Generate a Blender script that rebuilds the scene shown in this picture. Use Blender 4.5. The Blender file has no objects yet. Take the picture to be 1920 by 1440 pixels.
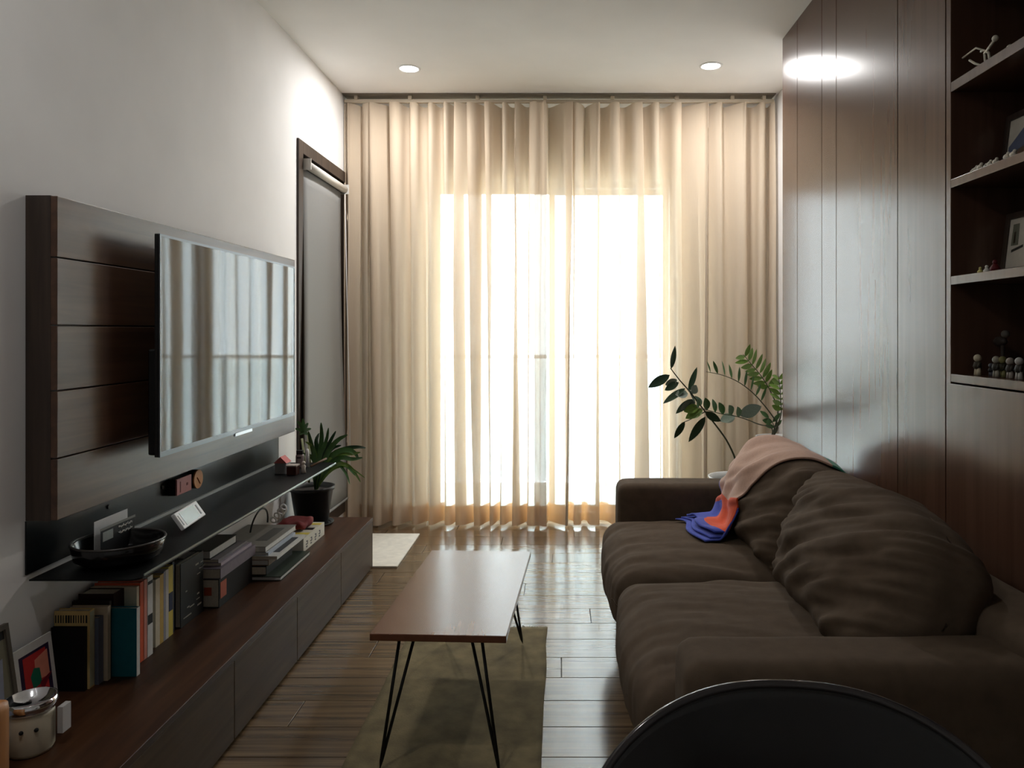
import bpy, bmesh, math, random
from mathutils import Vector, Matrix, noise
from mathutils.bvhtree import BVHTree

PI = math.pi
scene = bpy.context.scene
C = scene.collection
rnd = random.Random(7)

# ------------------------------------------------------------------ camera
F = 1425.0            # focal length in pixels of the 1920 wide frame
CX, CY = 1050.0, 622.0   # vanishing point of the room in the frame
EYE = 1.3
cam_d = bpy.data.cameras.new('camera')
cam = bpy.data.objects.new('camera', cam_d)
C.objects.link(cam)
cam.location = (0, 0, EYE)
cam.rotation_euler = (PI / 2, 0, 0)
cam_d.sensor_width = 36.0
cam_d.lens = 36.0 * F / 1920.0
cam_d.shift_x = -(CX - 960) / 1920.0
cam_d.shift_y = -(720 - CY) / 1920.0
cam_d.clip_start = 0.05
scene.camera = cam


def at(px, py, y):
    """photograph pixel -> point at the distance y from the camera"""
    return Vector(((px - CX) * y / F, y, EYE - (py - CY) * y / F))


# ------------------------------------------------------------------ light
scene.view_settings.view_transform = 'Standard'
scene.view_settings.look = 'None'
scene.view_settings.gamma = 1.0
scene.view_settings.exposure = 0.93
scene.view_settings.use_curve_mapping = False
SKY = 11.5            # bright overcast daylight outside the balcony door
w = bpy.data.worlds.new('overcast_sky')
scene.world = w
w.use_nodes = True
bg = w.node_tree.nodes['Background']
bg.inputs[0].default_value = (0.76, 0.885, 1.0, 1)
bg.inputs[1].default_value = SKY
scene.cycles.max_bounces = 10
scene.cycles.diffuse_bounces = 5
scene.cycles.glossy_bounces = 4
scene.cycles.transmission_bounces = 6
scene.cycles.transparent_max_bounces = 16
scene.cycles.sample_clamp_indirect = 6.0
scene.cycles.caustics_reflective = False
scene.cycles.caustics_refractive = False

LAMP_W = 7.0

# room dimensions
XL, XR = -1.445, 1.45
YB, YF = 5.25, -1.6
ZC = 2.88
YC = 5.08             # curtain plane
DX0, DX1, DZ = -0.921, 0.81, 2.346   # balcony door opening
XP = 1.2              # face of the wood panelling
YP = 4.10             # far end of the panelling

pd = bpy.data.lights.new('door_portal', 'AREA')
pd.shape = 'RECTANGLE'
pd.size = DX1 - DX0
pd.size_y = DZ
pd.cycles.is_portal = True
po = bpy.data.objects.new('door_portal', pd)
C.objects.link(po)
po.location = ((DX0 + DX1) / 2, YB + 0.16, DZ / 2)
po.rotation_euler = (-PI / 2, 0, 0)

# ------------------------------------------------------------------ materials


def lin(c):
    return c / 12.92 if c <= 0.04045 else ((c + 0.055) / 1.055) ** 2.4


def rgb(r, g, b):
    return (lin(r / 255), lin(g / 255), lin(b / 255), 1)


MATS = {}


def mat(name, col, rough=0.6, metal=0.0, spec=0.5, var=0.0, scale=40.0, coat=0.0, sheen=0.0, bump=0.0, bscale=200.0):
    if name in MATS:
        return MATS[name]
    m = bpy.data.materials.new(name)
    m.use_nodes = True
    nt = m.node_tree
    b = nt.nodes['Principled BSDF']
    b.inputs['Roughness'].default_value = rough
    b.inputs['Metallic'].default_value = metal
    b.inputs['Specular IOR Level'].default_value = spec
    b.inputs['Coat Weight'].default_value = coat
    b.inputs['Sheen Weight'].default_value = sheen
    tc = nt.nodes.new('ShaderNodeTexCoord')
    n = nt.nodes.new('ShaderNodeTexNoise')
    n.inputs['Scale'].default_value = scale
    n.inputs['Detail'].default_value = 3
    nt.links.new(tc.outputs['Object'], n.inputs['Vector'])
    r = nt.nodes.new('ShaderNodeValToRGB')
    v = max(var, 0.03)
    r.color_ramp.elements[0].position = 0.3
    r.color_ramp.elements[1].position = 0.7
    r.color_ramp.elements[0].color = [c * (1 - v) for c in col[:3]] + [1]
    r.color_ramp.elements[1].color = [min(1, c * (1 + v)) for c in col[:3]] + [1]
    nt.links.new(n.outputs['Fac'], r.inputs['Fac'])
    nt.links.new(r.outputs['Color'], b.inputs['Base Color'])
    if bump:
        n2 = nt.nodes.new('ShaderNodeTexNoise')
        n2.inputs['Scale'].default_value = bscale
        n2.inputs['Detail'].default_value = 4
        nt.links.new(tc.outputs['Object'], n2.inputs['Vector'])
        bp = nt.nodes.new('ShaderNodeBump')
        bp.inputs['Strength'].default_value = bump
        bp.inputs['Distance'].default_value = 0.002
        nt.links.new(n2.outputs['Fac'], bp.inputs['Height'])
        nt.links.new(bp.outputs['Normal'], b.inputs['Normal'])
    MATS[name] = m
    return m


def wood(name, dark, light, stretch, rough=0.35, scale=6.0, spec=0.5, per_object=0.0, streak=0.0, coat=0.0):
    """long fibres: noise squeezed across the grain. stretch = (sx, sy, sz) multipliers (small = along the grain)"""
    m = bpy.data.materials.new(name)
    m.use_nodes = True
    nt = m.node_tree
    b = nt.nodes['Principled BSDF']
    b.inputs['Roughness'].default_value = rough
    b.inputs['Specular IOR Level'].default_value = spec
    b.inputs['Coat Weight'].default_value = coat
    b.inputs['Coat Roughness'].default_value = 0.15
    tc = nt.nodes.new('ShaderNodeTexCoord')
    mp = nt.nodes.new('ShaderNodeMapping')
    mp.inputs['Scale'].default_value = stretch
    nt.links.new(tc.outputs['Object'], mp.inputs['Vector'])
    oi = nt.nodes.new('ShaderNodeObjectInfo')
    add = nt.nodes.new('ShaderNodeVectorMath')
    add.operation = 'ADD'
    mul = nt.nodes.new('ShaderNodeVectorMath')
    mul.operation = 'SCALE'
    mul.inputs['Scale'].default_value = 37.0
    cmb = nt.nodes.new('ShaderNodeCombineXYZ')
    for i in range(3):
        nt.links.new(oi.outputs['Random'], cmb.inputs[i])
    nt.links.new(cmb.outputs[0], mul.inputs[0])
    nt.links.new(mp.outputs['Vector'], add.inputs[0])
    nt.links.new(mul.outputs[0], add.inputs[1])
    n = nt.nodes.new('ShaderNodeTexNoise')
    n.inputs['Scale'].default_value = scale
    n.inputs['Detail'].default_value = 3
    n.inputs['Roughness'].default_value = 0.5
    n.inputs['Distortion'].default_value = 0.4
    nt.links.new(add.outputs[0], n.inputs['Vector'])
    r = nt.nodes.new('ShaderNodeValToRGB')
    r.color_ramp.elements[0].position = 0.32
    r.color_ramp.elements[1].position = 0.72
    r.color_ramp.elements[0].color = dark
    r.color_ramp.elements[1].color = light
    nt.links.new(n.outputs['Fac'], r.inputs['Fac'])
    out = r.outputs['Color']
    if per_object:
        hs = nt.nodes.new('ShaderNodeHueSaturation')
        mr = nt.nodes.new('ShaderNodeMapRange')
        mr.inputs['To Min'].default_value = 1 - per_object
        mr.inputs['To Max'].default_value = 1 + per_object
        nt.links.new(oi.outputs['Random'], mr.inputs['Value'])
        nt.links.new(mr.outputs[0], hs.inputs['Value'])
        nt.links.new(out, hs.inputs['Color'])
        out = hs.outputs['Color']
    nt.links.new(out, b.inputs['Base Color'])
    MATS[name] = m
    return m


def emit(name, col, strength):
    m = bpy.data.materials.new(name)
    m.use_nodes = True
    nt = m.node_tree
    nt.nodes.clear()
    e = nt.nodes.new('ShaderNodeEmission')
    e.inputs[0].default_value = col
    e.inputs[1].default_value = strength
    o = nt.nodes.new('ShaderNodeOutputMaterial')
    nt.links.new(e.outputs[0], o.inputs[0])
    return m


def fabric_sheer(name, body, through, open_w, glow=0.05):
    """woven curtain cloth: a share of open weave, the rest diffuse and translucent yarn"""
    m = bpy.data.materials.new(name)
    m.use_nodes = True
    nt = m.node_tree
    nt.nodes.clear()
    tr = nt.nodes.new('ShaderNodeBsdfTransparent')
    tr.inputs[0].default_value = (1, 0.99, 0.97, 1)
    di = nt.nodes.new('ShaderNodeBsdfDiffuse')
    tl = nt.nodes.new('ShaderNodeBsdfTranslucent')
    tc = nt.nodes.new('ShaderNodeTexCoord')
    mp = nt.nodes.new('ShaderNodeMapping')
    mp.inputs['Scale'].default_value = (60, 60, 3)
    n = nt.nodes.new('ShaderNodeTexNoise')
    n.inputs['Scale'].default_value = 4
    nt.links.new(tc.outputs['Object'], mp.inputs[0])
    nt.links.new(mp.outputs[0], n.inputs['Vector'])
    r = nt.nodes.new('ShaderNodeValToRGB')
    r.color_ramp.elements[0].color = [c * 0.93 for c in body[:3]] + [1]
    r.color_ramp.elements[1].color = body
    nt.links.new(n.outputs['Fac'], r.inputs['Fac'])
    nt.links.new(r.outputs[0], di.inputs[0])
    tl.inputs[0].default_value = through
    m1 = nt.nodes.new('ShaderNodeMixShader')
    m1.inputs[0].default_value = glow
    nt.links.new(di.outputs[0], m1.inputs[1])
    nt.links.new(tl.outputs[0], m1.inputs[2])
    m2 = nt.nodes.new('ShaderNodeMixShader')
    m2.inputs[0].default_value = open_w
    nt.links.new(m1.outputs[0], m2.inputs[1])
    nt.links.new(tr.outputs[0], m2.inputs[2])
    o = nt.nodes.new('ShaderNodeOutputMaterial')
    nt.links.new(m2.outputs[0], o.inputs[0])
    MATS[name] = m
    return m


def glass_thin(name, tint=(0.95, 0.98, 0.97, 1), refl=0.08):
    m = bpy.data.materials.new(name)
    m.use_nodes = True
    nt = m.node_tree
    nt.nodes.clear()
    tr = nt.nodes.new('ShaderNodeBsdfTransparent')
    tr.inputs[0].default_value = tint
    gl = nt.nodes.new('ShaderNodeBsdfGlossy')
    gl.inputs['Roughness'].default_value = 0.02
    mx = nt.nodes.new('ShaderNodeMixShader')
    mx.inputs[0].default_value = refl
    nt.links.new(tr.outputs[0], mx.inputs[1])
    nt.links.new(gl.outputs[0], mx.inputs[2])
    o = nt.nodes.new('ShaderNodeOutputMaterial')
    nt.links.new(mx.outputs[0], o.inputs[0])
    MATS[name] = m
    return m


M_WALL = mat('painted_wall', rgb(241, 240, 239), 0.9, var=0.02, scale=3, bump=0.04, bscale=180)
M_CEIL = mat('painted_ceiling', rgb(242, 241, 238), 0.95, var=0.02, scale=2)
M_FLOOR = wood('laminate_floor', rgb(76, 60, 44), rgb(116, 95, 70), (0.5, 16, 16), 0.17, 3.2, 0.7, per_object=0.12)
M_PANEL = wood('walnut_panel', rgb(76, 52, 40), rgb(90, 64, 50), (6, 6, 0.3), 0.23, 4.0, 0.5, per_object=0.06)
M_TVP = wood('walnut_plank', rgb(66, 43, 30), rgb(92, 64, 46), (9, 0.5, 9), 0.34, 4.0, 0.55, per_object=0.06)
M_CONS = wood('console_top_wood', rgb(50, 29, 16), rgb(74, 46, 27), (10, 0.6, 10), 0.42, 4.0, 0.25)
M_CONSF = wood('console_front_wood', rgb(66, 51, 37), rgb(84, 66, 48), (9, 0.5, 9), 0.5, 4.0, 0.2, per_object=0.05)
M_TABLE = wood('table_walnut', rgb(98, 57, 36), rgb(106, 63, 41), (10, 0.6, 10), 0.22, 4.0, 0.7)
M_SOFA = mat('brown_canvas', rgb(92, 78, 64), 0.95, var=0.1, scale=25, spec=0.2, bump=0.25, bscale=700)
M_BLACK = mat('black_metal', rgb(15, 17, 17), 0.3, 0.0, 0.35)
M_BLKGLOSS = mat('black_gloss', rgb(14, 12, 12), 0.16, 0.0, 0.5)
M_BLKPLAS = mat('black_plastic', rgb(17, 17, 18), 0.42)
M_DARKWOOD = wood('dark_frame_wood', rgb(40, 30, 24), rgb(70, 56, 46), (9, 9, 0.5), 0.45, 4.0)
M_DARKIN = wood('shaded_shelf_wood', rgb(16, 10, 8), rgb(26, 17, 13), (9, 9, 0.5), 0.45, 4.0)  # wood colour darkened to stand for the shade inside the shelves
M_CURT = fabric_sheer('beige_curtain_cloth', rgb(222, 204, 181), rgb(244, 214, 178), 0.205, 0.06)
M_HEM = fabric_sheer('doubled_hem_cloth', rgb(206, 174, 132), rgb(240, 180, 112), 0.14, 0.34)
M_SHEER = fabric_sheer('white_voile', rgb(238, 240, 246), rgb(245, 247, 255), 0.45)
M_GLASS = glass_thin('door_glass')
M_ALU = mat('dark_aluminium', rgb(42, 38, 36), 0.4, 0.6)
M_SASH = mat('pale_aluminium', rgb(205, 205, 205), 0.5, 0.0)
M_BLIND = mat('grey_blind_cloth', rgb(140, 140, 138), 0.9, var=0.04, scale=300)
M_TUBE = mat('white_blind_tube', rgb(225, 222, 215), 0.5)
M_CHROME = mat('chrome', rgb(225, 225, 230), 0.08, 1.0)
M_RAIL = mat('cream_rail', rgb(196, 182, 160), 0.45)
M_WHITE = mat('white_paint', rgb(232, 232, 230), 0.5)
M_PAGES = mat('paper_pages', rgb(214, 204, 186), 0.9, var=0.08, scale=150)
M_LEAF = mat('leaf_green', rgb(74, 112, 60), 0.4, var=0.25, scale=18)
M_LEAFD = mat('leaf_dark', rgb(40, 66, 42), 0.32, var=0.25, scale=18)
M_LEAFL = mat('leaf_light', rgb(112, 142, 62), 0.4, var=0.25, scale=18)
M_STEM = mat('plant_stem', rgb(60, 62, 40), 0.5, var=0.2)
M_SOIL = mat('potting_soil', rgb(34, 26, 22), 0.95, var=0.3, scale=60, bump=0.8, bscale=90)
M_CERAM = mat('white_ceramic', rgb(222, 222, 220), 0.25)
M_RUG = mat('olive_rug_weave', rgb(116, 103, 72), 0.95, var=0.3, scale=11, bump=0.7, bscale=160)
M_MAT = mat('pale_mat_weave', rgb(224, 218, 206), 0.95, var=0.08, scale=24, bump=0.4, bscale=220)

# ------------------------------------------------------------------ geometry helpers
LOC = {}


class MB:
    def __init__(self):
        self.v, self.f, self.m = [], [], []
        self.cur = 0

    def face(self, idx):
        self.f.append(idx)
        self.m.append(self.cur)

    def box(self, x0, x1, y0, y1, z0, z1):
        b = len(self.v)
        self.v += [Vector(p) for p in ((x0, y0, z0), (x1, y0, z0), (x1, y1, z0), (x0, y1, z0),
                                       (x0, y0, z1), (x1, y0, z1), (x1, y1, z1), (x0, y1, z1))]
        for q in ((0, 3, 2, 1), (4, 5, 6, 7), (0, 1, 5, 4), (1, 2, 6, 5), (2, 3, 7, 6), (3, 0, 4, 7)):
            self.face([b + i for i in q])
        return self

    def poly_prism(self, pts, d):
        """closed polygon pts (list of Vector) swept by vector d"""
        b = len(self.v)
        n = len(pts)
        d = Vector(d)
        self.v += [Vector(p) for p in pts] + [Vector(p) + d for p in pts]
        self.face([b + i for i in range(n)][::-1])
        self.face([b + n + i for i in range(n)])
        for i in range(n):
            j = (i + 1) % n
            self.face([b + i, b + j, b + n + j, b + n + i])
        return self

    def grid(self, fn, nu, nv, wrap_u=False):
        b = len(self.v)
        cols = nu if wrap_u else nu + 1
        for j in range(nv + 1):
            for i in range(cols):
                self.v.append(Vector(fn(i / nu, j / nv)))
        for j in range(nv):
            for i in range(nu):
                i2 = (i + 1) % cols
                self.face([b + j * cols + i, b + j * cols + i2, b + (j + 1) * cols + i2, b + (j + 1) * cols + i])
        return self

    def lathe(self, prof, c=(0, 0, 0), seg=32):
        c = Vector(c)
        n = len(prof)
        self.grid(lambda u, v: c + Vector((prof[round(v * (n - 1))][0] * math.cos(2 * PI * u),
                                           prof[round(v * (n - 1))][0] * math.sin(2 * PI * u),
                                           prof[round(v * (n - 1))][1])), seg, n - 1, True)
        return self

    def tube(self, pts, r, seg=8, cap=True, closed=False):
        pts = [Vector(p) for p in pts]
        n = len(pts)
        b = len(self.v)
        prev = None
        for i, p in enumerate(pts):
            if closed:
                t = pts[(i + 1) % n] - pts[i - 1]
            else:
                t = pts[min(i + 1, n - 1)] - pts[max(i - 1, 0)]
            t.normalize()
            if prev is None:
                a = t.orthogonal().normalized()
            else:
                a = (prev - t * prev.dot(t)).normalized()
            prev = a
            bb = t.cross(a)
            rr = r[i] if isinstance(r, (list, tuple)) else r
            for k in range(seg):
                an = 2 * PI * k / seg
                self.v.append(p + a * math.cos(an) * rr + bb * math.sin(an) * rr)
        for i in range(n if closed else n - 1):
            i2 = (i + 1) % n
            for k in range(seg):
                k2 = (k + 1) % seg
                self.face([b + i * seg + k, b + i * seg + k2, b + i2 * seg + k2, b + i2 * seg + k])
        if cap and not closed:
            self.face([b + k for k in range(seg)][::-1])
            self.face([b + (n - 1) * seg + k for k in range(seg)])
        return self

    def ball(self, c, r, seg=12, rings=8, sc=(1, 1, 1)):
        c = Vector(c)
        self.grid(lambda u, v: c + Vector((r * sc[0] * math.sin(PI * v) * math.cos(2 * PI * u),
                                           r * sc[1] * math.sin(PI * v) * math.sin(2 * PI * u),
                                           -r * sc[2] * math.cos(PI * v))), seg, rings, True)
        return self

    def rbox(self, c, half, r, n=10, deform=None):
        """rounded box from a subdivided cube"""
        c, half = Vector(c), Vector(half)
        seen = {}

        def vid(p):
            k = (round(p[0], 5), round(p[1], 5), round(p[2], 5))
            if k not in seen:
                q = Vector((p[0] * half.x, p[1] * half.y, p[2] * half.z))
                inn = Vector([max(-(half[i] - r), min(half[i] - r, q[i])) for i in range(3)])
                d = q - inn
                if d.length > 1e-9:
                    q = inn + d.normalized() * r
                if deform:
                    q = deform(q)
                seen[k] = len(self.v)
                self.v.append(c + q)
            return seen[k]

        def g(t):  # denser sampling at the edges
            t = t * 2 - 1
            return math.sin(t * PI / 2) * 0.55 + t * 0.45
        for ax in range(3):
            for s in (-1, 1):
                for i in range(n):
                    for j in range(n):
                        qs = []
                        for (a, b) in ((i, j), (i + 1, j), (i + 1, j + 1), (i, j + 1)):
                            p = [0, 0, 0]
                            p[ax] = s
                            p[(ax + 1) % 3] = g(a / n)
                            p[(ax + 2) % 3] = g(b / n)
                            qs.append(vid(p))
                        self.face(qs if s > 0 else qs[::-1])
        return self

    def xf(self, mtx):
        self.v = [mtx @ p for p in self.v]
        return self

    def build(self, name, m, parent=None, origin=None, smooth=False, bevel=0.0, local=False, solid=0.0, kind=None):
        if parent is not None:
            base = Vector((0, 0, 0)) if local else LOC[parent.name]
        elif origin is not None:
            base = Vector(origin)
        else:
            lo = [min(p[i] for p in self.v) for i in range(3)]
            hi = [max(p[i] for p in self.v) for i in range(3)]
            base = Vector(((lo[0] + hi[0]) / 2, (lo[1] + hi[1]) / 2, lo[2]))
        me = bpy.data.meshes.new(name)
        me.from_pydata([tuple(p - base) for p in self.v], [], self.f)
        for mm in (m if isinstance(m, (list, tuple)) else [m]):
            me.materials.append(mm)
        if any(self.m):
            me.polygons.foreach_set('material_index', self.m)
        if smooth:
            me.polygons.foreach_set('use_smooth', [True] * len(me.polygons))
        me.update()
        o = bpy.data.objects.new(name, me)
        C.objects.link(o)
        if parent is not None:
            o.parent = parent
            LOC[o.name] = base
        else:
            o.location = base
            LOC[o.name] = base
        if bevel:
            md = o.modifiers.new('bevel', 'BEVEL')
            md.width = bevel
            md.segments = 2
            md.limit_method = 'ANGLE'
        if solid:
            md = o.modifiers.new('solid', 'SOLIDIFY')
            md.thickness = solid
            md.offset = 0
        if kind:
            o['kind'] = kind
        return o


def thing(name, label, cat, loc, group=None, rot=(0, 0, 0)):
    o = bpy.data.objects.new(name, None)
    C.objects.link(o)
    o.empty_display_size = 0.05
    o.location = loc
    o.rotation_euler = rot
    LOC[o.name] = Vector(loc)
    tag(o, label, cat, group)
    return o


def tag(o, label, cat, group=None):
    o['label'] = label
    o['category'] = cat
    if group:
        o['group'] = group
    return o


def wrinkle(q, amp, fx, fy, fz, seed):
    return amp * noise.noise(Vector((q.x * fx + seed, q.y * fy + seed * 2.1, q.z * fz - seed)))


# ================================================================== SETTING
# floor: sub-base plus laminate planks running across the room
fl = MB().box(XL - 0.1, XR + 0.1, YF - 0.1, YB + 0.14, -0.06, -0.012).build('floor', mat('floor_joint', rgb(58, 46, 36), 0.7), origin=(0, 0, 0), kind='structure')
PW, PL = 0.178, 1.22
row = 0
y = YB + 0.10
plank_shared = {}
while y > YF:
    off = (0.37 * row * PL) % PL
    x = XL - off
    while x < XR:
        x0, x1 = max(x, XL), min(x + PL, XR)
        if x1 - x0 > 0.04:
            key = (round(x1 - x0, 3),)
            if key not in plank_shared:
                o = MB().box(0, x1 - x0 - 0.0025, 0, PW - 0.0025, -0.012, 0).build('floor_plank', M_FLOOR, fl, local=True, bevel=0.0012)
                plank_shared[key] = o
            else:
                o = plank_shared[key].copy()
                C.objects.link(o)
            o.location = (x0, y - PW, 0)
        x += PL
    y -= PW
    row += 1

MB().box(XL - 0.1, XR + 0.1, YF - 0.1, YB + 0.14, ZC, ZC + 0.1).build('ceiling', M_CEIL, kind='structure')
# back wall with the balcony door opening
b = MB()
b.box(XL - 0.1, DX0, YB, YB + 0.14, -0.06, ZC)
b.box(DX1, XR + 0.1, YB, YB + 0.14, -0.06, ZC)
b.box(DX0, DX1, YB, YB + 0.14, DZ, ZC)
b.build('wall_back', M_WALL, kind='structure')
# left wall with window niche
WY0, WY1, WZ0, WZ1 = 4.17, 5.15, 0.10, 2.365
b = MB()
b.box(XL - 0.14, XL, YF, WY0, 0, ZC)
b.box(XL - 0.14, XL, WY1, YB, 0, ZC)
b.box(XL - 0.14, XL, WY0, WY1, WZ1, ZC)
b.box(XL - 0.14, XL, WY0, WY1, 0, WZ0)
b.box(XL - 0.16, XL - 0.14, WY0 - 0.1, WY1 + 0.05, 0, ZC)  # added backing keeps daylight out of the left window
b.build('wall_left', M_WALL, kind='structure')
MB().box(XR, XR + 0.1, YF, YB, 0, ZC).build('wall_right', M_WALL, kind='structure')
MB().box(XL - 0.1, XR + 0.1, YF - 0.1, YF, 0, ZC).build('wall_front', M_WALL, kind='structure')

# left window: dark timber frame, opaque pane painted dark for the unlit space behind
wf = MB()
wf.box(XL - 0.135, XL + 0.012, WY0, WY0 + 0.075, WZ0, WZ1)
wf.box(XL - 0.135, XL + 0.012, WY1 - 0.075, WY1, WZ0, WZ1)
wf.box(XL - 0.135, XL + 0.012, WY0 + 0.075, WY1 - 0.075, WZ1 - 0.07, WZ1)
wf.box(XL - 0.135, XL + 0.012, WY0 + 0.075, WY1 - 0.075, WZ0, WZ0 + 0.07)
win = wf.build('window_1', M_DARKWOOD, kind='structure', bevel=0.003)
MB().box(XL - 0.125, XL - 0.119, WY0 + 0.075, WY1 - 0.075, WZ0 + 0.07, WZ1 - 0.07).build('window_pane', mat('painted_dark_pane', rgb(12, 13, 16), 0.08), win)  # opaque pane, its dark colour stands for the darkness behind

# balcony sliding door
df = MB()
df.box(DX0, DX0 + 0.05, YB + 0.03, YB + 0.12, 0, DZ)
df.box(DX1 - 0.05, DX1, YB + 0.03, YB + 0.12, 0, DZ)
df.box(DX0 + 0.05, DX1 - 0.05, YB + 0.03, YB + 0.12, DZ - 0.05, DZ)
df.box(DX0 + 0.05, DX1 - 0.05, YB + 0.03, YB + 0.12, 0, 0.045)
door = df.build('door_1', M_SASH, kind='structure', bevel=0.003)
mid = (DX0 + DX1) / 2
for k, (a, c, yy) in enumerate(((DX0 + 0.05, mid + 0.02, YB + 0.045), (mid - 0.02, DX1 - 0.05, YB + 0.085))):
    s = MB()
    s.box(a, a + 0.04, yy - 0.012, yy + 0.012, 0.045, DZ - 0.05)
    s.box(c - 0.04, c, yy - 0.012, yy + 0.012, 0.045, DZ - 0.05)
    s.box(a + 0.04, c - 0.04, yy - 0.012, yy + 0.012, DZ - 0.09, DZ - 0.05)
    s.box(a + 0.04, c - 0.04, yy - 0.012, yy + 0.012, 0.045, 0.09)
    sash = s.build('door_sash', M_SASH, door)
    MB().box(a + 0.04, c - 0.04, yy - 0.003, yy + 0.003, 0.09, DZ - 0.09).build('door_pane', M_GLASS, sash)

# balcony beyond the door
bal = MB().box(-2.4, 2.4, YB + 0.14, 6.75, -0.16, -0.04).build('balcony_floor', mat('balcony_tile', rgb(176, 170, 160), 0.7, var=0.06, scale=6), kind='structure')
rl = thing('balcony_railing', 'slim metal balcony railing with glass panels seen dimly through the curtain', 'railing', (0, 6.6, -0.04))
MB().box(-2.3, 2.3, 6.58, 6.62, 1.068, 1.10).build('top_rail', M_SASH, rl, bevel=0.004)
for k in range(6):
    x = -2.0 + 0.8 * k
    MB().box(x - 0.02, x + 0.02, 6.58, 6.62, -0.04, 1.06).build('post', mat('pale_post', rgb(190, 190, 188), 0.5, 0.2), rl)
for k in range(5):
    x = -2.0 + 0.8 * k
    MB().box(x + 0.03, x + 0.77, 6.595, 6.605, 0.03, 1.06).build('glass_panel', M_GLASS, rl)

# ================================================================== DOWNLIGHTS
M_LENS = emit('lamp_lens', (1.0, 0.97, 0.96, 1), 30.0)


def downlight(x, y, label, power):
    t = thing('downlight', label, 'light', (x, y, ZC), group='recessed ceiling downlights')
    MB().lathe([(0.052, ZC - 0.001), (0.056, ZC - 0.006), (0.066, ZC - 0.006), (0.070, ZC - 0.0005)], (x, y, 0), 40).build('trim_ring', M_WHITE, t, smooth=True)
    MB().lathe([(0.0005, ZC - 0.0035), (0.053, ZC - 0.003)], (x, y, 0), 40).build('lens', M_LENS, t)
    ld = bpy.data.lights.new('downlight_lamp', 'AREA')
    ld.shape = 'DISK'
    ld.size = 0.11
    ld.energy = power
    ld.color = (1.0, 0.975, 0.96)
    lo = bpy.data.objects.new('downlight_lamp', ld)
    C.objects.link(lo)
    lo.parent = t
    lo.location = (0, 0, -0.012)
    return t


downlight(-0.905, 4.558, 'round recessed downlight in the ceiling on the dark-framed window side', LAMP_W)
downlight(-0.95, 1.15, 'unseen ceiling downlight added above the near end of the console to lift the left wall', 3.2)  # added lamp outside the view, lifts the light on the left wall
downlight(0.896, 4.512, 'round recessed downlight in the ceiling on the wood panelling side', LAMP_W)

# ================================================================== CURTAINS
rail = thing('curtain_rail', 'slim cream curtain rail fixed under the ceiling', 'curtain rail', (0, YC, ZC))
MB().box(XL + 0.004, XR - 0.02, YC - 0.014, YC + 0.014, ZC - 0.052, ZC - 0.03).build('track', M_RAIL, rail, bevel=0.003)
MB().box(XL + 0.004, XR - 0.02, YC - 0.05, YC + 0.06, ZC - 0.006, ZC - 0.0005).build('shadow_strip', mat('rail_shadow_paint', rgb(120, 110, 96), 0.6), rail)  # dark strip stands in for the shadow above the rail
for x in (-1.36, -1.0, -0.55, -0.1, 0.35, 0.78, 1.15, 1.36):
    MB().box(x - 0.012, x + 0.012, YC - 0.02, YC + 0.02, ZC - 0.034, ZC - 0.006).build('bracket', M_RAIL, rail, bevel=0.002)


def clamp01(t):
    return max(0.0, min(1.0, t))


def px2x(px):
    return (px - CX) * YC / F


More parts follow.
